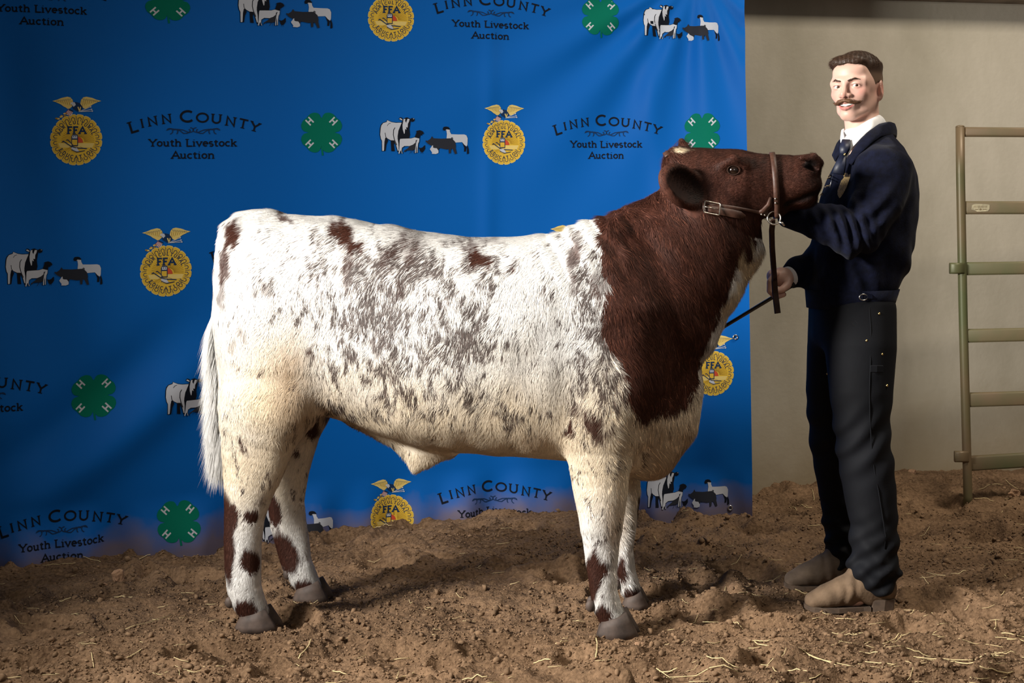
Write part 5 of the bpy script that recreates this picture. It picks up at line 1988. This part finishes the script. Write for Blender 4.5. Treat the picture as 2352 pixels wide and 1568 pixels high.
def collar(name, material, parent, cT, cB, rT, rB, a0, a1, dipT, dipB, th=.004, fwd=0, n=40, peak=None, ky=1.0):
    """flap between an upper and a lower ring; angle 0 is his front (image left, slightly to the viewer)"""
    fr = math.radians(180 + 14)
    V, F = [], []
    for i in range(n + 1):
        a = math.radians(a0 + (a1 - a0) * i / n)
        front = (.5 + .5 * math.cos(a)) ** 2
        d = np.array((math.cos(fr + a), math.sin(fr + a), 0))
        T = cT + d * rT * np.array((1 + fwd * front, 1 + (ky - 1) * .3, 1)) - TZ * dipT * front
        B = cB + d * rB * np.array((1 + fwd * front, ky, 1)) - TZ * dipB * front
        if peak:
            e = min(i, n - i) / n
            B = B - TZ * peak * smooth(.14, .0, np.array(e)) + d * .006 * smooth(.14, .0, np.array(e))
        o_ = d * th
        V += [T, T + o_ * .8, B + o_, B]
    for i in range(n):
        for k in range(4):
            k2 = (k + 1) % 4
            F.append((i * 4 + k, i * 4 + k2, (i + 1) * 4 + k2, (i + 1) * 4 + k))
    F += [(3, 2, 1, 0), tuple(n * 4 + k for k in range(4))]
    return mesh_obj(name, V, F, material, parent)


M_SHIRT = mat('white_shirt', (.80, .79, .78), .7, spec=.2, bump=(400, .1, 2, .001))


def flap(name, material, parent, top, bot, th=.004, n=24):
    """cloth flap between two edges given as (px, py, depth)"""
    def dense(e):
        e = np.array([at(*p) for p in e])
        t = np.linspace(0, len(e) - 1, n)
        return np.stack([np.interp(t, np.arange(len(e)), e[:, j]) for j in range(3)], 1)
    A, B = dense(top), dense(bot)
    rows = [A * (1 - k) + B * k for k in (0, .25, .5, .75, 1)]
    G_ = np.array(rows)
    du, dv = np.gradient(G_, axis=1), np.gradient(G_, axis=0)
    nn = np.cross(du, dv)
    nn /= np.linalg.norm(nn, axis=2)[..., None] + 1e-9
    nn *= np.sign((nn * np.array((-.2, -1, .3))).sum(2).mean())
    bulge = np.array([0, .7, 1, .7, 0])[:, None, None] * .004
    G_ = G_ + nn * bulge
    V = np.concatenate([(G_ + nn * th).reshape(-1, 3), G_.reshape(-1, 3)])
    m_, k_ = 5, n
    F = []
    for i in range(m_ - 1):
        for j in range(k_ - 1):
            q_ = (i * k_ + j, i * k_ + j + 1, (i + 1) * k_ + j + 1, (i + 1) * k_ + j)
            F += [q_, tuple(x + m_ * k_ for x in reversed(q_))]
    rim = [j for j in range(k_)] + [i * k_ + k_ - 1 for i in range(1, m_)] + [(m_ - 1) * k_ + j for j in range(k_ - 2, -1, -1)] + [i * k_ for i in range(m_ - 2, 0, -1)]
    for a_, b_ in zip(rim, rim[1:] + rim[:1]):
        F.append((a_, a_ + m_ * k_, b_ + m_ * k_, b_))
    return mesh_obj(name, V, F, material, parent)


VS, FS = sdf_mesh([('u', chain([at(1981, 296, MD), at(1987, 330, MD), at(1990, 420, MD)], [.062, .070, .10], [.062, .075, .14], cap=.25), .01)], (.9, 4.35, 1.3), (1.4, 4.85, 1.6), .006)
shirt = mesh_obj('shirt', VS, FS, M_SHIRT, man)
flap('shirt_collar', M_SHIRT, shirt, [(2026, 270, 4.64), (2018, 264, 4.58), (1996, 276, 4.535), (1970, 292, 4.53), (1950, 306, 4.545), (1941, 318, 4.555)],
     [(2034, 292, 4.64), (2026, 287, 4.555), (2004, 298, 4.50), (1980, 316, 4.488), (1958, 340, 4.49), (1943, 367, 4.49)], .003)
flap('shirt_collar', M_SHIRT, shirt, [(1941, 318, 4.555), (1938, 306, 4.58), (1940, 296, 4.61)], [(1936, 345, 4.53), (1932, 325, 4.58), (1934, 305, 4.62)], .003)
flap('jacket_collar', M_NAVY, jacket, [(2046, 290, 4.72), (2052, 284, 4.64), (2040, 281, 4.575), (2018, 287, 4.53), (1996, 303, 4.49), (1974, 325, 4.475), (1958, 350, 4.475), (1950, 372, 4.475)],
     [(2046, 322, 4.74), (2056, 316, 4.64), (2044, 312, 4.53), (2024, 314, 4.48), (2004, 328, 4.45), (1986, 346, 4.44), (1976, 354, 4.44), (1958, 380, 4.455)], .006)
flap('jacket_collar', M_NAVY, jacket, [(1936, 318, 4.60), (1934, 335, 4.57), (1936, 352, 4.54)], [(1920, 345, 4.63), (1914, 358, 4.61), (1921, 372, 4.565)], .006)
# tie
mb = MB()
tp = [at(1941, 338, 4.50), at(1938, 352, 4.488), at(1930, 385, 4.48)]
mb.strap([at(1944, 328, 4.515), at(1940, 342, 4.492), at(1937, 356, 4.486)], (-.4, -1, .1), [.030, .034, .022], .014)
mb.strap([at(1937, 354, 4.486), at(1931, 376, 4.478), at(1925, 400, 4.468)], (-.4, -1, .1), [.020, .034, .040], .006)
tie = mb.build('tie', mat('navy_tie', (.008, .012, .032), .5, noise=(80, .3)), man, True)
mb = MB()
mb.ball(at(1940, 355, 4.470), .0045, 8, 6)
mb.build('tie_tack', mat('brass', (.75, .55, .22), .25, 1.0), tie, True)
# shirt cuff on the holding hand
mb = MB()
mb.tube([at(1810, 636, 4.612), at(1822, 631, 4.63)], [.0335, .034], 24)
mb.build('shirt_cuff', M_SHIRT, man, True)


# --- emblem, name stitching, zip, waist buckle: laid on the jacket surface
def jf(P):
    return combine(jprog, P) + jac_disp(P)


def on_jacket(px, py, off=.002):
    """first hit of the sight line with the jacket, as a point of its surface"""
    a, b = ray(px, py)
    d = np.array((a, 1.0, b))
    DD = np.arange(4.2, 4.85, .004)
    PP = np.array((0, 0, CAMZ)) + d * DD[:, None]
    h = np.where(jf(PP) < 0)[0]
    D = DD[h[0]] if len(h) else 4.5
    return np.array((0, 0, CAMZ)) + d * D - np.array((.25, .95, 0)) * off


M_GTH = mat('gold_thread', (.36, .25, .10), .5, noise=(260, .7), bump=(500, .8, 2, .002))
EMB = [(1937, 398), (1945, 397), (1948, 401), (1953, 400), (1952, 408), (1948, 420), (1943, 433), (1937, 444), (1931, 453), (1928, 455), (1924, 447), (1924, 438), (1927, 428), (1932, 415), (1938, 408)]
V = [on_jacket(x, y, .004) for x, y in EMB]
V2 = [p + np.array((.1, .95, 0)) * .006 for p in V]
n_ = len(V)
F = [tuple(range(n_))] + [(i, n_ + i, n_ + (i + 1) % n_, (i + 1) % n_) for i in range(n_)]
mesh_obj('chest_emblem', V + V2, F, M_GTH, jacket, False)['label'] = 'gold embroidered chest emblem'
mb = MB()
for path in ([(1902, 405), (1906, 402), (1908, 406), (1903, 409), (1900, 410)], [(1893, 428), (1896, 430), (1899, 426), (1903, 427), (1906, 424)], [(1884, 448), (1888, 444), (1890, 447), (1887, 449)]):
    mb.tube([on_jacket(x, y, .002) for x, y in path], .0016, 5)
mb.build('name_stitching', M_GTH, jacket, True)
M_SILV = mat('silver', (.68, .66, .62), .3, 1.0)
mb = MB()
mb.tube([on_jacket(x, y, .001) for x, y in ((1917, 385), (1911, 410), (1906, 430))], .0014, 5)
mb.build('zip', M_SILV, jacket, True)
mb = MB()
cb = on_jacket(1983, 682, .010)
mb.tube([cb + np.array((.013 * math.cos(a), .003 * math.cos(a), .0095 * math.sin(a))) for a in np.linspace(0, 2 * math.pi, 25)], .0018, 6, caps=False, up=(0, 1, 0))
mb.build('waist_buckle', M_SILV, jacket, True)
mb = MB()
mb.strap([on_jacket(x, 678, .006) for x in (1985, 2002, 2020)], (.1, -1, 0), .024, .004)
mb.build('waist_tab', M_NAVY, jacket)

# --- trousers
near_leg = rows_chain([(715, 1890, 2052, 4.53), (800, 1897, 2058, 4.50), (900, 1906, 2050, 4.48), (985, 1916, 2041, 4.475), (1050, 1925, 2050, 4.465), (1120, 1938, 2058, 4.46), (1200, 1953, 2062, 4.455), (1260, 1952, 2064, 4.455), (1310, 1952, 2064, 4.455), (1345, 1972, 2060, 4.455)],
                      [.105, .105, .095, .088, .084, .080, .076, .078, .080, .07], cap=.45)
far_leg = rows_chain([(715, 1862, 2010, 4.67), (800, 1856, 1990, 4.69), (900, 1853, 1975, 4.70), (985, 1858, 1970, 4.71), (1050, 1867, 1972, 4.72), (1130, 1883, 1982, 4.725), (1200, 1893, 1985, 4.73), (1250, 1899, 1985, 4.73), (1285, 1903, 1982, 4.73)],
                     [.105, .10, .095, .088, .082, .078, .074, .074, .068], cap=.45)


def tr_disp(P):
    x, y, z = P[..., 0], P[..., 1], P[..., 2]
    n = .003 * vnoise(x * 9, y * 9, z * 5, 91)
    low = smooth(.36, .08, z)
    n = n + low * (.008 * np.sin((z + .55 * x) * 70 + 3.5 * vnoise(x * 6, y * 6, z * 4, 92)) + .005 * np.sin((z - .8 * x) * 105 + 3 * vnoise(x * 8, y * 8, z * 6, 93)))
    kn = np.exp(-((z - .52) / .10) ** 2)
    n = n + .005 * kn * np.sin((z * 1.0 - .7 * x) * 70 + 2 * vnoise(x * 7, y * 7, z * 5, 94))
    return n


tprog = [('u', near_leg, .01), ('u', far_leg, .02), ('u', chain([at(1958, 690, 4.6), at(1957, 770, 4.6)], [.128, .128], [.155, .16], cap=.5), .03)]
VT, FT = sdf_mesh(tprog, (.8, 4.25, .0), (1.45, 4.95, 1.02), .0052, disp=tr_disp)
VT = relax(VT, FT, 1, .4)
m = mat('black_canvas', (.0055, .0060, .0080), .75, spec=.15, bump=(500, .25, 2, .001), noise=(7, .25))
M_CANV = m
trousers = mesh_obj('trousers', VT, FT, M_CANV, man)
trousers['label'] = 'black canvas work trousers dusty at the hems'


def tf(P):
    return combine(tprog, P) + tr_disp(P)


def on_tr(px, py, off=.0015):
    a, b = ray(px, py)
    d = np.array((a, 1.0, b))
    DD = np.arange(4.25, 4.85, .004)
    PP = np.array((0, 0, CAMZ)) + d * DD[:, None]
    h = np.where(tf(PP) < 0)[0]
    D = DD[h[0]] if len(h) else 4.45
    return np.array((0, 0, CAMZ)) + d * D - np.array((.1, 1, 0)) * off


mb = MB()
mb.tube([on_tr(x, y, .0022) for x, y in ((1996, 705), (2000, 760), (1999, 830), (1997, 900), (1998, 960), (2002, 1030), (2008, 1080), (2018, 1130), (2026, 1180), (2034, 1230), (2032, 1260))], .0018, 6)
mb.build('side_seam', M_CANV, trousers, True)
V = [on_tr(x, y, .002) for x, y in ((1944, 701), (1950, 728), (1958, 745), (1990, 776), (1993, 772), (1986, 762), (1966, 738), (1955, 722))]
mesh_obj('pocket_opening', V, [tuple(range(len(V)))], mat('pocket_dark', (.003, .003, .004), .9), trousers, False)
mb = MB()
mb.strap([on_tr(x, 846, .012) for x in (1998, 2012, 2026)], (.1, -1, 0), .022, .003)
mb.build('hammer_loop', M_CANV, trousers)
M_BRASS = bpy.data.materials['brass']
for (x, y) in ((1990, 782), (2019, 720), (2037, 885), (2026, 813), (1900, 858)):
    mb = MB()
    mb.ball(on_tr(x, y, .001), .0042, 8, 6)
    mb.build('rivet', M_BRASS, trousers, True)


# --- boots
def boot(dx, D, pxs, color, label, z0):
    """pxs: toe, heel pixel columns at ground depth D"""
    X0, X1 = at(pxs[0], 1380, D)[0], at(pxs[1], 1380, D)[0]
    L = X1 - X0
    Y = D
    g = z0

    def p(t, z, y=0):
        return np.array((X0 + L * t, Y + y, g + z))
    up_ = [('u', chain([p(.10, .030), p(.25, .044), p(.42, .056), p(.60, .078), p(.72, .11), p(.80, .17)], [.027, .037, .046, .054, .060, .058], [.036, .046, .048, .044, .046, .052]), .015),
           ('u', chain([p(.72, .06), p(.90, .066)], [.05, .045], [.036, .034]), .02),
           ('i', lambda P: (g + .012) - P[..., 2], .004)]
    V, F = sdf_mesh(up_, p(-.05, 0) - np.array((0, .09, .02)), p(1.1, .26) + np.array((0, .09, 0)), .0045, disp=lambda P: .0022 * np.sin(P[..., 0] * 150 + 2 * vnoise(P[..., 0] * 30, P[..., 1] * 30, P[..., 2] * 30, 96)) * np.exp(-((P[..., 0] - X0 - L * .48) / .035) ** 2))
    root = mesh_obj('boot', V, F, mat('boot_leather', color, .8, spec=.2, noise=(22, .3), bump=(120, .35, 5, .003)), man)
    root['label'] = label
    mb_ = MB()
    out = [(0.012, .008), (.035, .022), (.10, .036), (.22, .045), (.36, .046), (.50, .038), (.64, .030), (.72, .031)]
    pts = [(t, -w) for t, w in out] + [(t, w) for t, w in reversed(out)]
    V = [p(t - .012, .000 + .008 * smooth(.12, 0, np.array(t)), w) for t, w in pts] + [p(t - .012, .014 + .008 * smooth(.12, 0, np.array(t)), w) for t, w in pts]
    n = len(pts)
    F = [tuple(range(n - 1, -1, -1)), tuple(range(n, 2 * n))] + [(i, (i + 1) % n, n + (i + 1) % n, n + i) for i in range(n)]
    M_SOLE = mat('boot_sole', (.085, .055, .035), .85, noise=(30, .4))
    mesh_obj('sole', V, F, M_SOLE, root, False)
    hb = [(.735, -.030), (.86, -.036), (.96, -.028), (1.0, 0), (.96, .028), (.86, .036), (.735, .030)]
    V = [p(t * .985, -.002, w * .94) for t, w in hb] + [p(t, .036, w) for t, w in hb]
    n = len(hb)
    F = [tuple(range(n - 1, -1, -1)), tuple(range(n, 2 * n))] + [(i, (i + 1) % n, n + (i + 1) % n, n + i) for i in range(n)]
    mesh_obj('heel', V, F, M_SOLE, root, False)


boot(0, 4.45, (1847, 2056), (.165, .110, .068), 'dusty tan boot nearest the viewer', -.002)
boot(0, 4.73, (1802, 1995), (.145, .105, .075), 'greyish brown boot set behind', -.002)
print('man', time.time() - T0)


# ------------------------------------------------------------------ tubular gate panel at the right
m = mat('gate_paint', (.20, .17, .075), .45, metal=.15, spec=.4)
nt = m.node_tree
tc = nt.nodes.new('ShaderNodeTexCoord')
nz = nt.nodes.new('ShaderNodeTexNoise')
nz.inputs['Scale'].default_value = 2.2
nz.inputs['Detail'].default_value = 8
nt.links.new(tc.outputs['Object'], nz.inputs['Vector'])
cr = nt.nodes.new('ShaderNodeValToRGB')
cr.color_ramp.elements[0].position = .38
cr.color_ramp.elements[0].color = (.085, .095, .040, 1)
cr.color_ramp.elements[1].position = .6
cr.color_ramp.elements[1].color = (.150, .105, .058, 1)
nt.links.new(nz.outputs[0], cr.inputs[0])
nt.links.new(cr.outputs[0], nt.nodes['Principled BSDF'].inputs['Base Color'])
M_GATE = m
GD = 6.15
gate = thing('gate_panel', 'weathered green and brown tubular livestock gate panel in front of the wall', 'gate', tuple(at(2223, 1150, GD) * np.array((1, 1, 0))))


def gd(px):
    return GD + .10 * (px - 2210) / 142.0


def square_tube(p0, p1, w, h, name, parent=gate, material=M_GATE):
    """rounded rectangular tube between two points"""
    d = p1 - p0
    L = np.linalg.norm(d)
    ex = d / L
    ez = np.array((0, 0, 1.0)) if abs(ex[2]) < .7 else np.array((1.0, 0, 0))
    ey = np.cross(ez, ex)
    ey /= np.linalg.norm(ey)
    ez = np.cross(ex, ey)
    prof = []
    r = min(w, h) * .28
    for (sx, sy, a0) in ((1, 1, 0), (-1, 1, 90), (-1, -1, 180), (1, -1, 270)):
        for k in range(4):
            a = math.radians(a0 + 30 * k)
            prof.append((sx * (w / 2 - r) + r * math.cos(a), sy * (h / 2 - r) + r * math.sin(a)))
    n = len(prof)
    V = [p0 + ey * a + ez * b for a, b in prof] + [p1 + ey * a + ez * b for a, b in prof]
    F = [(i, (i + 1) % n, n + (i + 1) % n, n + i) for i in range(n)] + [tuple(range(n - 1, -1, -1)), tuple(range(n, 2 * n))]
    o = mesh_obj(name, V, F, material, parent, True)
    return o


mb = MB()
mb.tube([at(2205, 292, GD), at(2206, 400, GD), at(2212, 720, GD), at(2218, 950, GD), at(2223, 1140, GD), at(2223.6, 1165, GD)], .0190, 16)
mb.build('post', M_GATE, gate, True)
mb = MB()
mb.ball(at(2205, 291, GD), (.0195, .0195, .007), 14, 6)
mb.build('post_cap', M_GATE, gate, True)
rail = None
for i, (y0, y1, h) in enumerate(((303, 304, 22), (477, 477, 30), (617, 615, 30), (771, 768, 31), (918, 914, 33), (1064, 1056, 34))):
    a = at(2214 + i * 1.5, y0, GD + .004)
    b = at(2352, y1, gd(2352))
    b = a + (b - a) * 8.0
    hh = h / (F_PX / GD)
    r_ = square_tube(a, b, .032, hh, 'rail')
    if i == 1:
        rail = r_
        ra_, re_ = a, (b - a) / np.linalg.norm(b - a)
for y, x0, x1 in ((616, 2182, 2213), (1048, 2193, 2223)):
    square_tube(at(x0, y, GD - .012), at(x1, y, GD - .012), .03, .048, 'hinge_bracket')
# far end post, outside the picture
e = at(2352, 600, gd(2352))
a = at(2214, 600, GD)
far = a + (e - a) * 8.0
mb = MB()
mb.tube([np.array((far[0], far[1], 1.68)), np.array((far[0], far[1], 0))], .0178, 12)
mb.build('post', M_GATE, gate, True)
# worn maker's sticker on the second rail
ps = Print()
ps.poly([(-21, -4), (-20, 6), (-12, 9), (14, 8), (21, 7), (21, -3), (17, -8), (-8, -9), (-14, -6)], 0, 0)
for k in range(10):
    ps.line([(-15 + 3.1 * k, 0.4), (-14.2 + 3.1 * k, 4.6)], .9, 1, 1)
ps.poly([(-3, -4), (0, -1), (3, -4), (0, -6)], 1, 1)
ps.line([(-12, -3.4), (-5, -3.6)], 1.2, 1, 1)
ps.line([(5, -3.6), (14, -3.2)], 1.2, 1, 1)
V, F, FM = [], [], []
for pts, mi, layer in ps.P:
    b = len(V)
    for x, y in pts:
        px, py = 2252 + x, 477 - y
        rn_ = np.cross((0, 0, 1.0), re_)
        rn_ = -rn_ / np.linalg.norm(rn_)
        d_ = np.array((ray(px, py)[0], 1.0, ray(px, py)[1]))
        o_ = np.array((0, 0, CAMZ))
        V.append(o_ + d_ * (((ra_ + rn_ * (.0168 + .0006 * layer) - o_) @ rn_) / (d_ @ rn_)))
    F.append(tuple(range(b, b + len(pts))))
    FM.append(mi)
mesh_obj('sticker', V, F, None, rail, False, mats=[mat('sticker_paper', (.42, .38, .26), .7, noise=(40, .4)), mat('sticker_ink', (.20, .15, .08), .7)], fmat=FM)['label'] = 'small worn pale sticker'


# ------------------------------------------------------------------ soil crumbs, clod, straw
rg = np.random.default_rng(77)


def lump(r, seed):
    r0 = np.random.default_rng(seed)
    t = (1 + 5 ** .5) / 2
    V = np.array([(-1, t, 0), (1, t, 0), (-1, -t, 0), (1, -t, 0), (0, -1, t), (0, 1, t), (0, -1, -t), (0, 1, -t), (t, 0, -1), (t, 0, 1), (-t, 0, -1), (-t, 0, 1)], float)
    V /= np.linalg.norm(V[0])
    F = np.array([(0, 11, 5), (0, 5, 1), (0, 1, 7), (0, 7, 10), (0, 10, 11), (1, 5, 9), (5, 11, 4), (11, 10, 2), (10, 7, 6), (7, 1, 8), (3, 9, 4), (3, 4, 2), (3, 2, 6), (3, 6, 8), (3, 8, 9), (4, 9, 5), (2, 4, 11), (6, 2, 10), (8, 6, 7), (9, 8, 1)])
    V = V * (1 + .28 * r0.normal(size=(12, 1))) * np.array((1, r0.uniform(.7, 1), r0.uniform(.55, .85)))
    return V * r, F


SHAPES = [lump(1.0, s) for s in range(10)]


def chip(seed):
    r0 = np.random.default_rng(seed)
    V = np.array([(1, 0, 0), (-1, 0, 0), (0, 1, 0), (0, -1, 0), (0, 0, 1), (0, 0, -1)], float) + .35 * r0.normal(size=(6, 3))
    F = np.array([(0, 2, 4), (2, 1, 4), (1, 3, 4), (3, 0, 4), (2, 0, 5), (1, 2, 5), (3, 1, 5), (0, 3, 5)])
    return V * np.array((1, 1, .75)), F


CHIPS = [chip(s) for s in range(12)]


def scatter(N, shapes, rmin, rmax, pw, nearpow):
    # denser towards the viewer, as the photo shows the crumbs there
    cy = 3.5 + 3.1 * rg.random(N * 3) ** nearpow
    cx = rg.uniform(-2.6, 3.1, N * 3)
    keep = (cy < wall_y(cx) - .03) & (np.abs(cx / cy) < .47)
    patch = vnoise2(cx * 3, cy * 3, 61) + .8 * vnoise2(cx * 9, cy * 9, 62)
    keep &= patch + rg.normal(size=N * 3) * .5 > -.35
    cx, cy = cx[keep][:N], cy[keep][:N]
    r = rmin + (rmax - rmin) * rg.random(len(cx)) ** pw
    cz = gz(cx, cy)
    sh = rg.integers(0, len(shapes), len(cx))
    th = rg.uniform(0, 6.28, len(cx))
    Vs, Fs, off = [], [], 0
    for s in range(len(shapes)):
        m_ = sh == s
        V0, F0 = shapes[s]
        c_, s_ = np.cos(th[m_])[:, None], np.sin(th[m_])[:, None]
        X = V0[None, :, 0] * c_ - V0[None, :, 1] * s_
        Y = V0[None, :, 0] * s_ + V0[None, :, 1] * c_
        Z = np.broadcast_to(V0[None, :, 2], X.shape)
        P = np.stack([X, Y, Z], -1) * r[m_][:, None, None] + np.stack([cx[m_], cy[m_], cz[m_] + r[m_] * .3], -1)[:, None, :]
        k, nv = m_.sum(), len(V0)
        Vs.append(P.reshape(-1, 3))
        Fs.append((F0[None] + (np.arange(k) * nv)[:, None, None]).reshape(-1, 3) + off)
        off += k * nv
    return np.concatenate(Vs), np.concatenate(Fs)


Va, Fa = scatter(7000, SHAPES, .0035, .0130, 3.5, 1.8)
Vb_, Fb_ = scatter(46000, CHIPS, .0018, .0055, 2.0, 1.6)
crumbs = mesh_obj('soil_crumbs', np.concatenate([Va, Vb_]), np.concatenate([Fa, Fb_ + len(Va)]).astype(np.int32), mat('crumb_soil', (.190, .120, .070), .95, spec=.1, noise=(50, .4)), floor, False)
tag(crumbs, 'small brown soil crumbs scattered over the dirt', None, kind='stuff')

# a few clods big enough to pick up
M_CLOD = mat('dry_clod', (.34, .20, .115), .95, noise=(40, .25), bump=(120, .6, 5, .004))


def clod(px, py, r, flat, seed, label, tall=1.0):
    a, b = ray(px, py)
    D = -CAMZ / b
    x, y = a * D, D
    bm = bmesh.new()
    bmesh.ops.create_icosphere(bm, subdivisions=3, radius=1)
    V = np.array([v.co for v in bm.verts])
    F = [tuple(v.index for v in f.verts) for f in bm.faces]
    bm.free()
    n = .30 * vnoise(V[:, 0] * 1.3, V[:, 1] * 1.3, V[:, 2] * 1.3, seed) + .12 * vnoise(V[:, 0] * 4, V[:, 1] * 4, V[:, 2] * 4, seed + 1)
    # chipped facets
    r0 = np.random.default_rng(seed)
    for _ in range(7):
        d = r0.normal(size=3)
        d /= np.linalg.norm(d)
        h = V @ d
        V = V - np.clip(h - .68, 0, None)[:, None] * d
    V = V * (1 + n)[:, None] * r * np.array((1.1, .8, flat * tall))
    o = mesh_obj('dirt_clod', V + np.array((x, y, float(gz(x, y)[0]) + r * flat * .45 * tall)), F, M_CLOD, None, False)
    return tag(o, label, 'clod', 'dirt clods')


clod(272, 1338, .026, 1.0, 3, 'pale upright dirt clod lying alone before the banner\'s left foot', 1.15)
clod(240, 1343, .012, .8, 4, 'small clod beside the pale upright clod near the banner')
clod(2095, 1118, .020, .8, 5, 'rounded clod at the foot of the wall behind the man')
clod(1470, 1485, .012, .8, 6, 'small clod in front of the steer\'s near front hoof')
clod(2330, 1150, .026, .8, 8, 'broad clod at the wall foot beyond the gate post')

# straw: long pale stalks one can pick out, then the scattered bits
M_STRAW = mat('straw', (.66, .53, .28), .6, spec=.3, noise=(30, .25))


def stalk_pts(px, py, L, ang, bend, n=7):
    a, b = ray(px, py)
    D = -CAMZ / b
    x0, y0 = a * D, D
    t = np.linspace(-.5, .5, n)
    x = x0 + t * L * math.cos(ang) - bend * (t * t - .1) * L * math.sin(ang)
    y = y0 + t * L * math.sin(ang) + bend * (t * t - .1) * L * math.cos(ang)
    z = gz(x, y)
    zl = np.polyval(np.polyfit(t, z, 1), t)
    z = np.maximum(z, zl) * .7 + np.maximum(zl, z) * .3
    return np.stack([x, y, z + .0035], 1)


STALKS = [  # px, py, length px, image slope deg, bend
    (205, 1292, 70, -6, .1), (325, 1284, 40, 3, 0), (135, 1306, 75, 1, .1), (345, 1430, 80, 28, .1), (290, 1369, 60, -4, .1), (150, 1377, 26, 2, 0), (130, 1407, 36, -5, .3), (310, 1505, 26, 50, 0),
    (412, 1556, 26, -50, 0), (213, 1535, 22, -35, 0), (545, 1515, 60, -3, .1), (500, 1522, 30, -3, 0), (640, 1545, 50, -10, .2), (780, 1527, 34, -8, 0), (1000, 1505, 60, 2, .1), (1085, 1560, 70, -6, 0),
    (1600, 1560, 190, -6, .15), (1660, 1555, 70, -10, .1), (1790, 1555, 30, -60, 0), (1842, 1560, 60, -12, .1), (1880, 1520, 110, -22, .15), (1925, 1530, 120, -14, .05), (2020, 1535, 55, -20, .1), (1745, 1478, 45, -8, .1),
    (1755, 1490, 40, -12, .1), (2050, 1472, 60, 15, .1), (2063, 1475, 45, 24, .1), (1990, 1500, 40, -25, .1), (2110, 1493, 50, -8, 0), (2170, 1536, 110, -10, .1), (2195, 1540, 60, -28, 0), (2140, 1528, 80, -6, .05),
    (2245, 1512, 90, -8, .05), (2300, 1500, 60, -6, 0), (2330, 1465, 50, -10, .1), (2290, 1556, 90, 8, .1), (2335, 1475, 40, -6, 0), (2120, 1460, 60, -3, .3), (2285, 1445, 30, 45, .3), (1662, 1368, 24, 40, 0),
    (2150, 1338, 30, -25, 0), (2210, 1335, 18, 0, 0), (1835, 1165, 40, -20, .4), (1868, 1150, 45, 48, .1), (1830, 1175, 20, -18, 0), (2270, 1127, 60, -3, .1), (2330, 1125, 60, -48, .1), (2260, 1150, 40, -4, 0),
    (1870, 1217, 30, 2, 0), (1840, 1360, 26, -6, 0), (2125, 1348, 16, 80, 0), (2160, 1408, 40, 0, 0), (880, 1210, 40, -2, 0), (1110, 1500, 30, 8, 0), (1370, 1490, 60, 80, .1), (1530, 1530, 50, -6, 0), (1480, 1565, 60, 4, 0),
    (930, 1548, 40, 20, 0), (700, 1490, 30, 60, 0), (60, 1370, 24, -10, 0), (30, 1545, 40, 15, 0), (1245, 1525, 40, -15, 0), (1290, 1480, 30, 20, 0), (1700, 1440, 36, -12, 0), (1950, 1462, 36, -8, 0), (2225, 1475, 44, -4, 0)]
SLAB = {}
for i, (px, py, lp, sl, bd) in enumerate(STALKS):
    a, b = ray(px, py)
    D = -CAMZ / b
    # undo the foreshortening of the ground to get the true direction
    dx = math.cos(math.radians(sl)) * lp
    dy = math.sin(math.radians(sl)) * lp
    wx = dx * D / F_PX
    wyy = dy * D / F_PX * D / CAMZ
    L = min(math.hypot(wx, wyy), .22)
    mb = MB()
    mb.tube(stalk_pts(px, py, L, math.atan2(wyy, wx), bd), rg.uniform(.0011, .0019), 5)
    o = mb.build('straw_stalk', M_STRAW, None, True)
    size = 'long' if lp >= 75 else ('short' if lp <= 32 else 'medium')
    lie = 'level' if abs(sl) <= 5 else ('rising rightward' if sl > 0 else 'falling rightward')
    if abs(sl) >= 40:
        lie = 'steeply ' + lie
    if bd >= .2:
        lie = 'curved, ' + lie
    where = ('by the gate post foot' if px > 2200 and py < 1200 else 'at the wall foot left of the man' if py < 1200 and px > 1700 else 'along the banner foot' if py < 1320 and px < 1000 else
             'in the left corner foreground' if px < 450 and py > 1480 else 'on the dirt left of the steer' if px < 520 else 'in front of the hind hooves' if px < 900 else 'under the belly, near the bottom edge' if px < 1300 else
             'in front of the front hooves' if px < 1560 else 'between the steer and the boots' if py < 1400 and px < 1880 else 'right of the boots' if py < 1430 else 'in front of the boots' if px < 2080 else 'in the right corner foreground')
    tag(o, '%s straw stalk %s, %s' % (size, where, lie), 'straw', 'straw stalks on the dirt')
    SLAB.setdefault(o['label'], []).append((px, o))
ORD = ['first', 'second', 'third', 'fourth', 'fifth', 'sixth', 'seventh', 'eighth', 'ninth', 'tenth', 'eleventh', 'twelfth']
for lab, lst in SLAB.items():
    if len(lst) > 1:
        for k, (px, o) in enumerate(sorted(lst, key=lambda t: t[0])):
            o['label'] = lab + ', %s from the left' % ORD[k]
mbS = MB()
for i in range(620):
    y = 3.6 + 2.6 * rg.random() ** 1.9
    x = rg.uniform(-.42, .42) * y
    if x < .3 and rg.random() < .55:
        continue
    if y > min(wall_y(x), float(np.interp(x, _bx, _bd)) if x < 1.0 else 9) - .10:
        continue
    L = rg.uniform(.012, .06)
    an = rg.normal() * .5
    t = np.linspace(-.5, .5, 3)
    X, Y = x + t * L * math.cos(an), y + t * L * math.sin(an)
    Z = np.maximum(gz(X, Y), gz([x], [y])[0] - .002) + .003
    mbS.tube(np.stack([X, Y, Z + np.array((0, .001, .004)) * rg.random()], 1), rg.uniform(.0006, .0012), 4)
o = mbS.build('straw_bits', M_STRAW, None, True)
tag(o, 'short chopped straw bits strewn thinly over the dirt', 'straw', kind='stuff')
print('SCRIPT TIME', time.time() - T0)
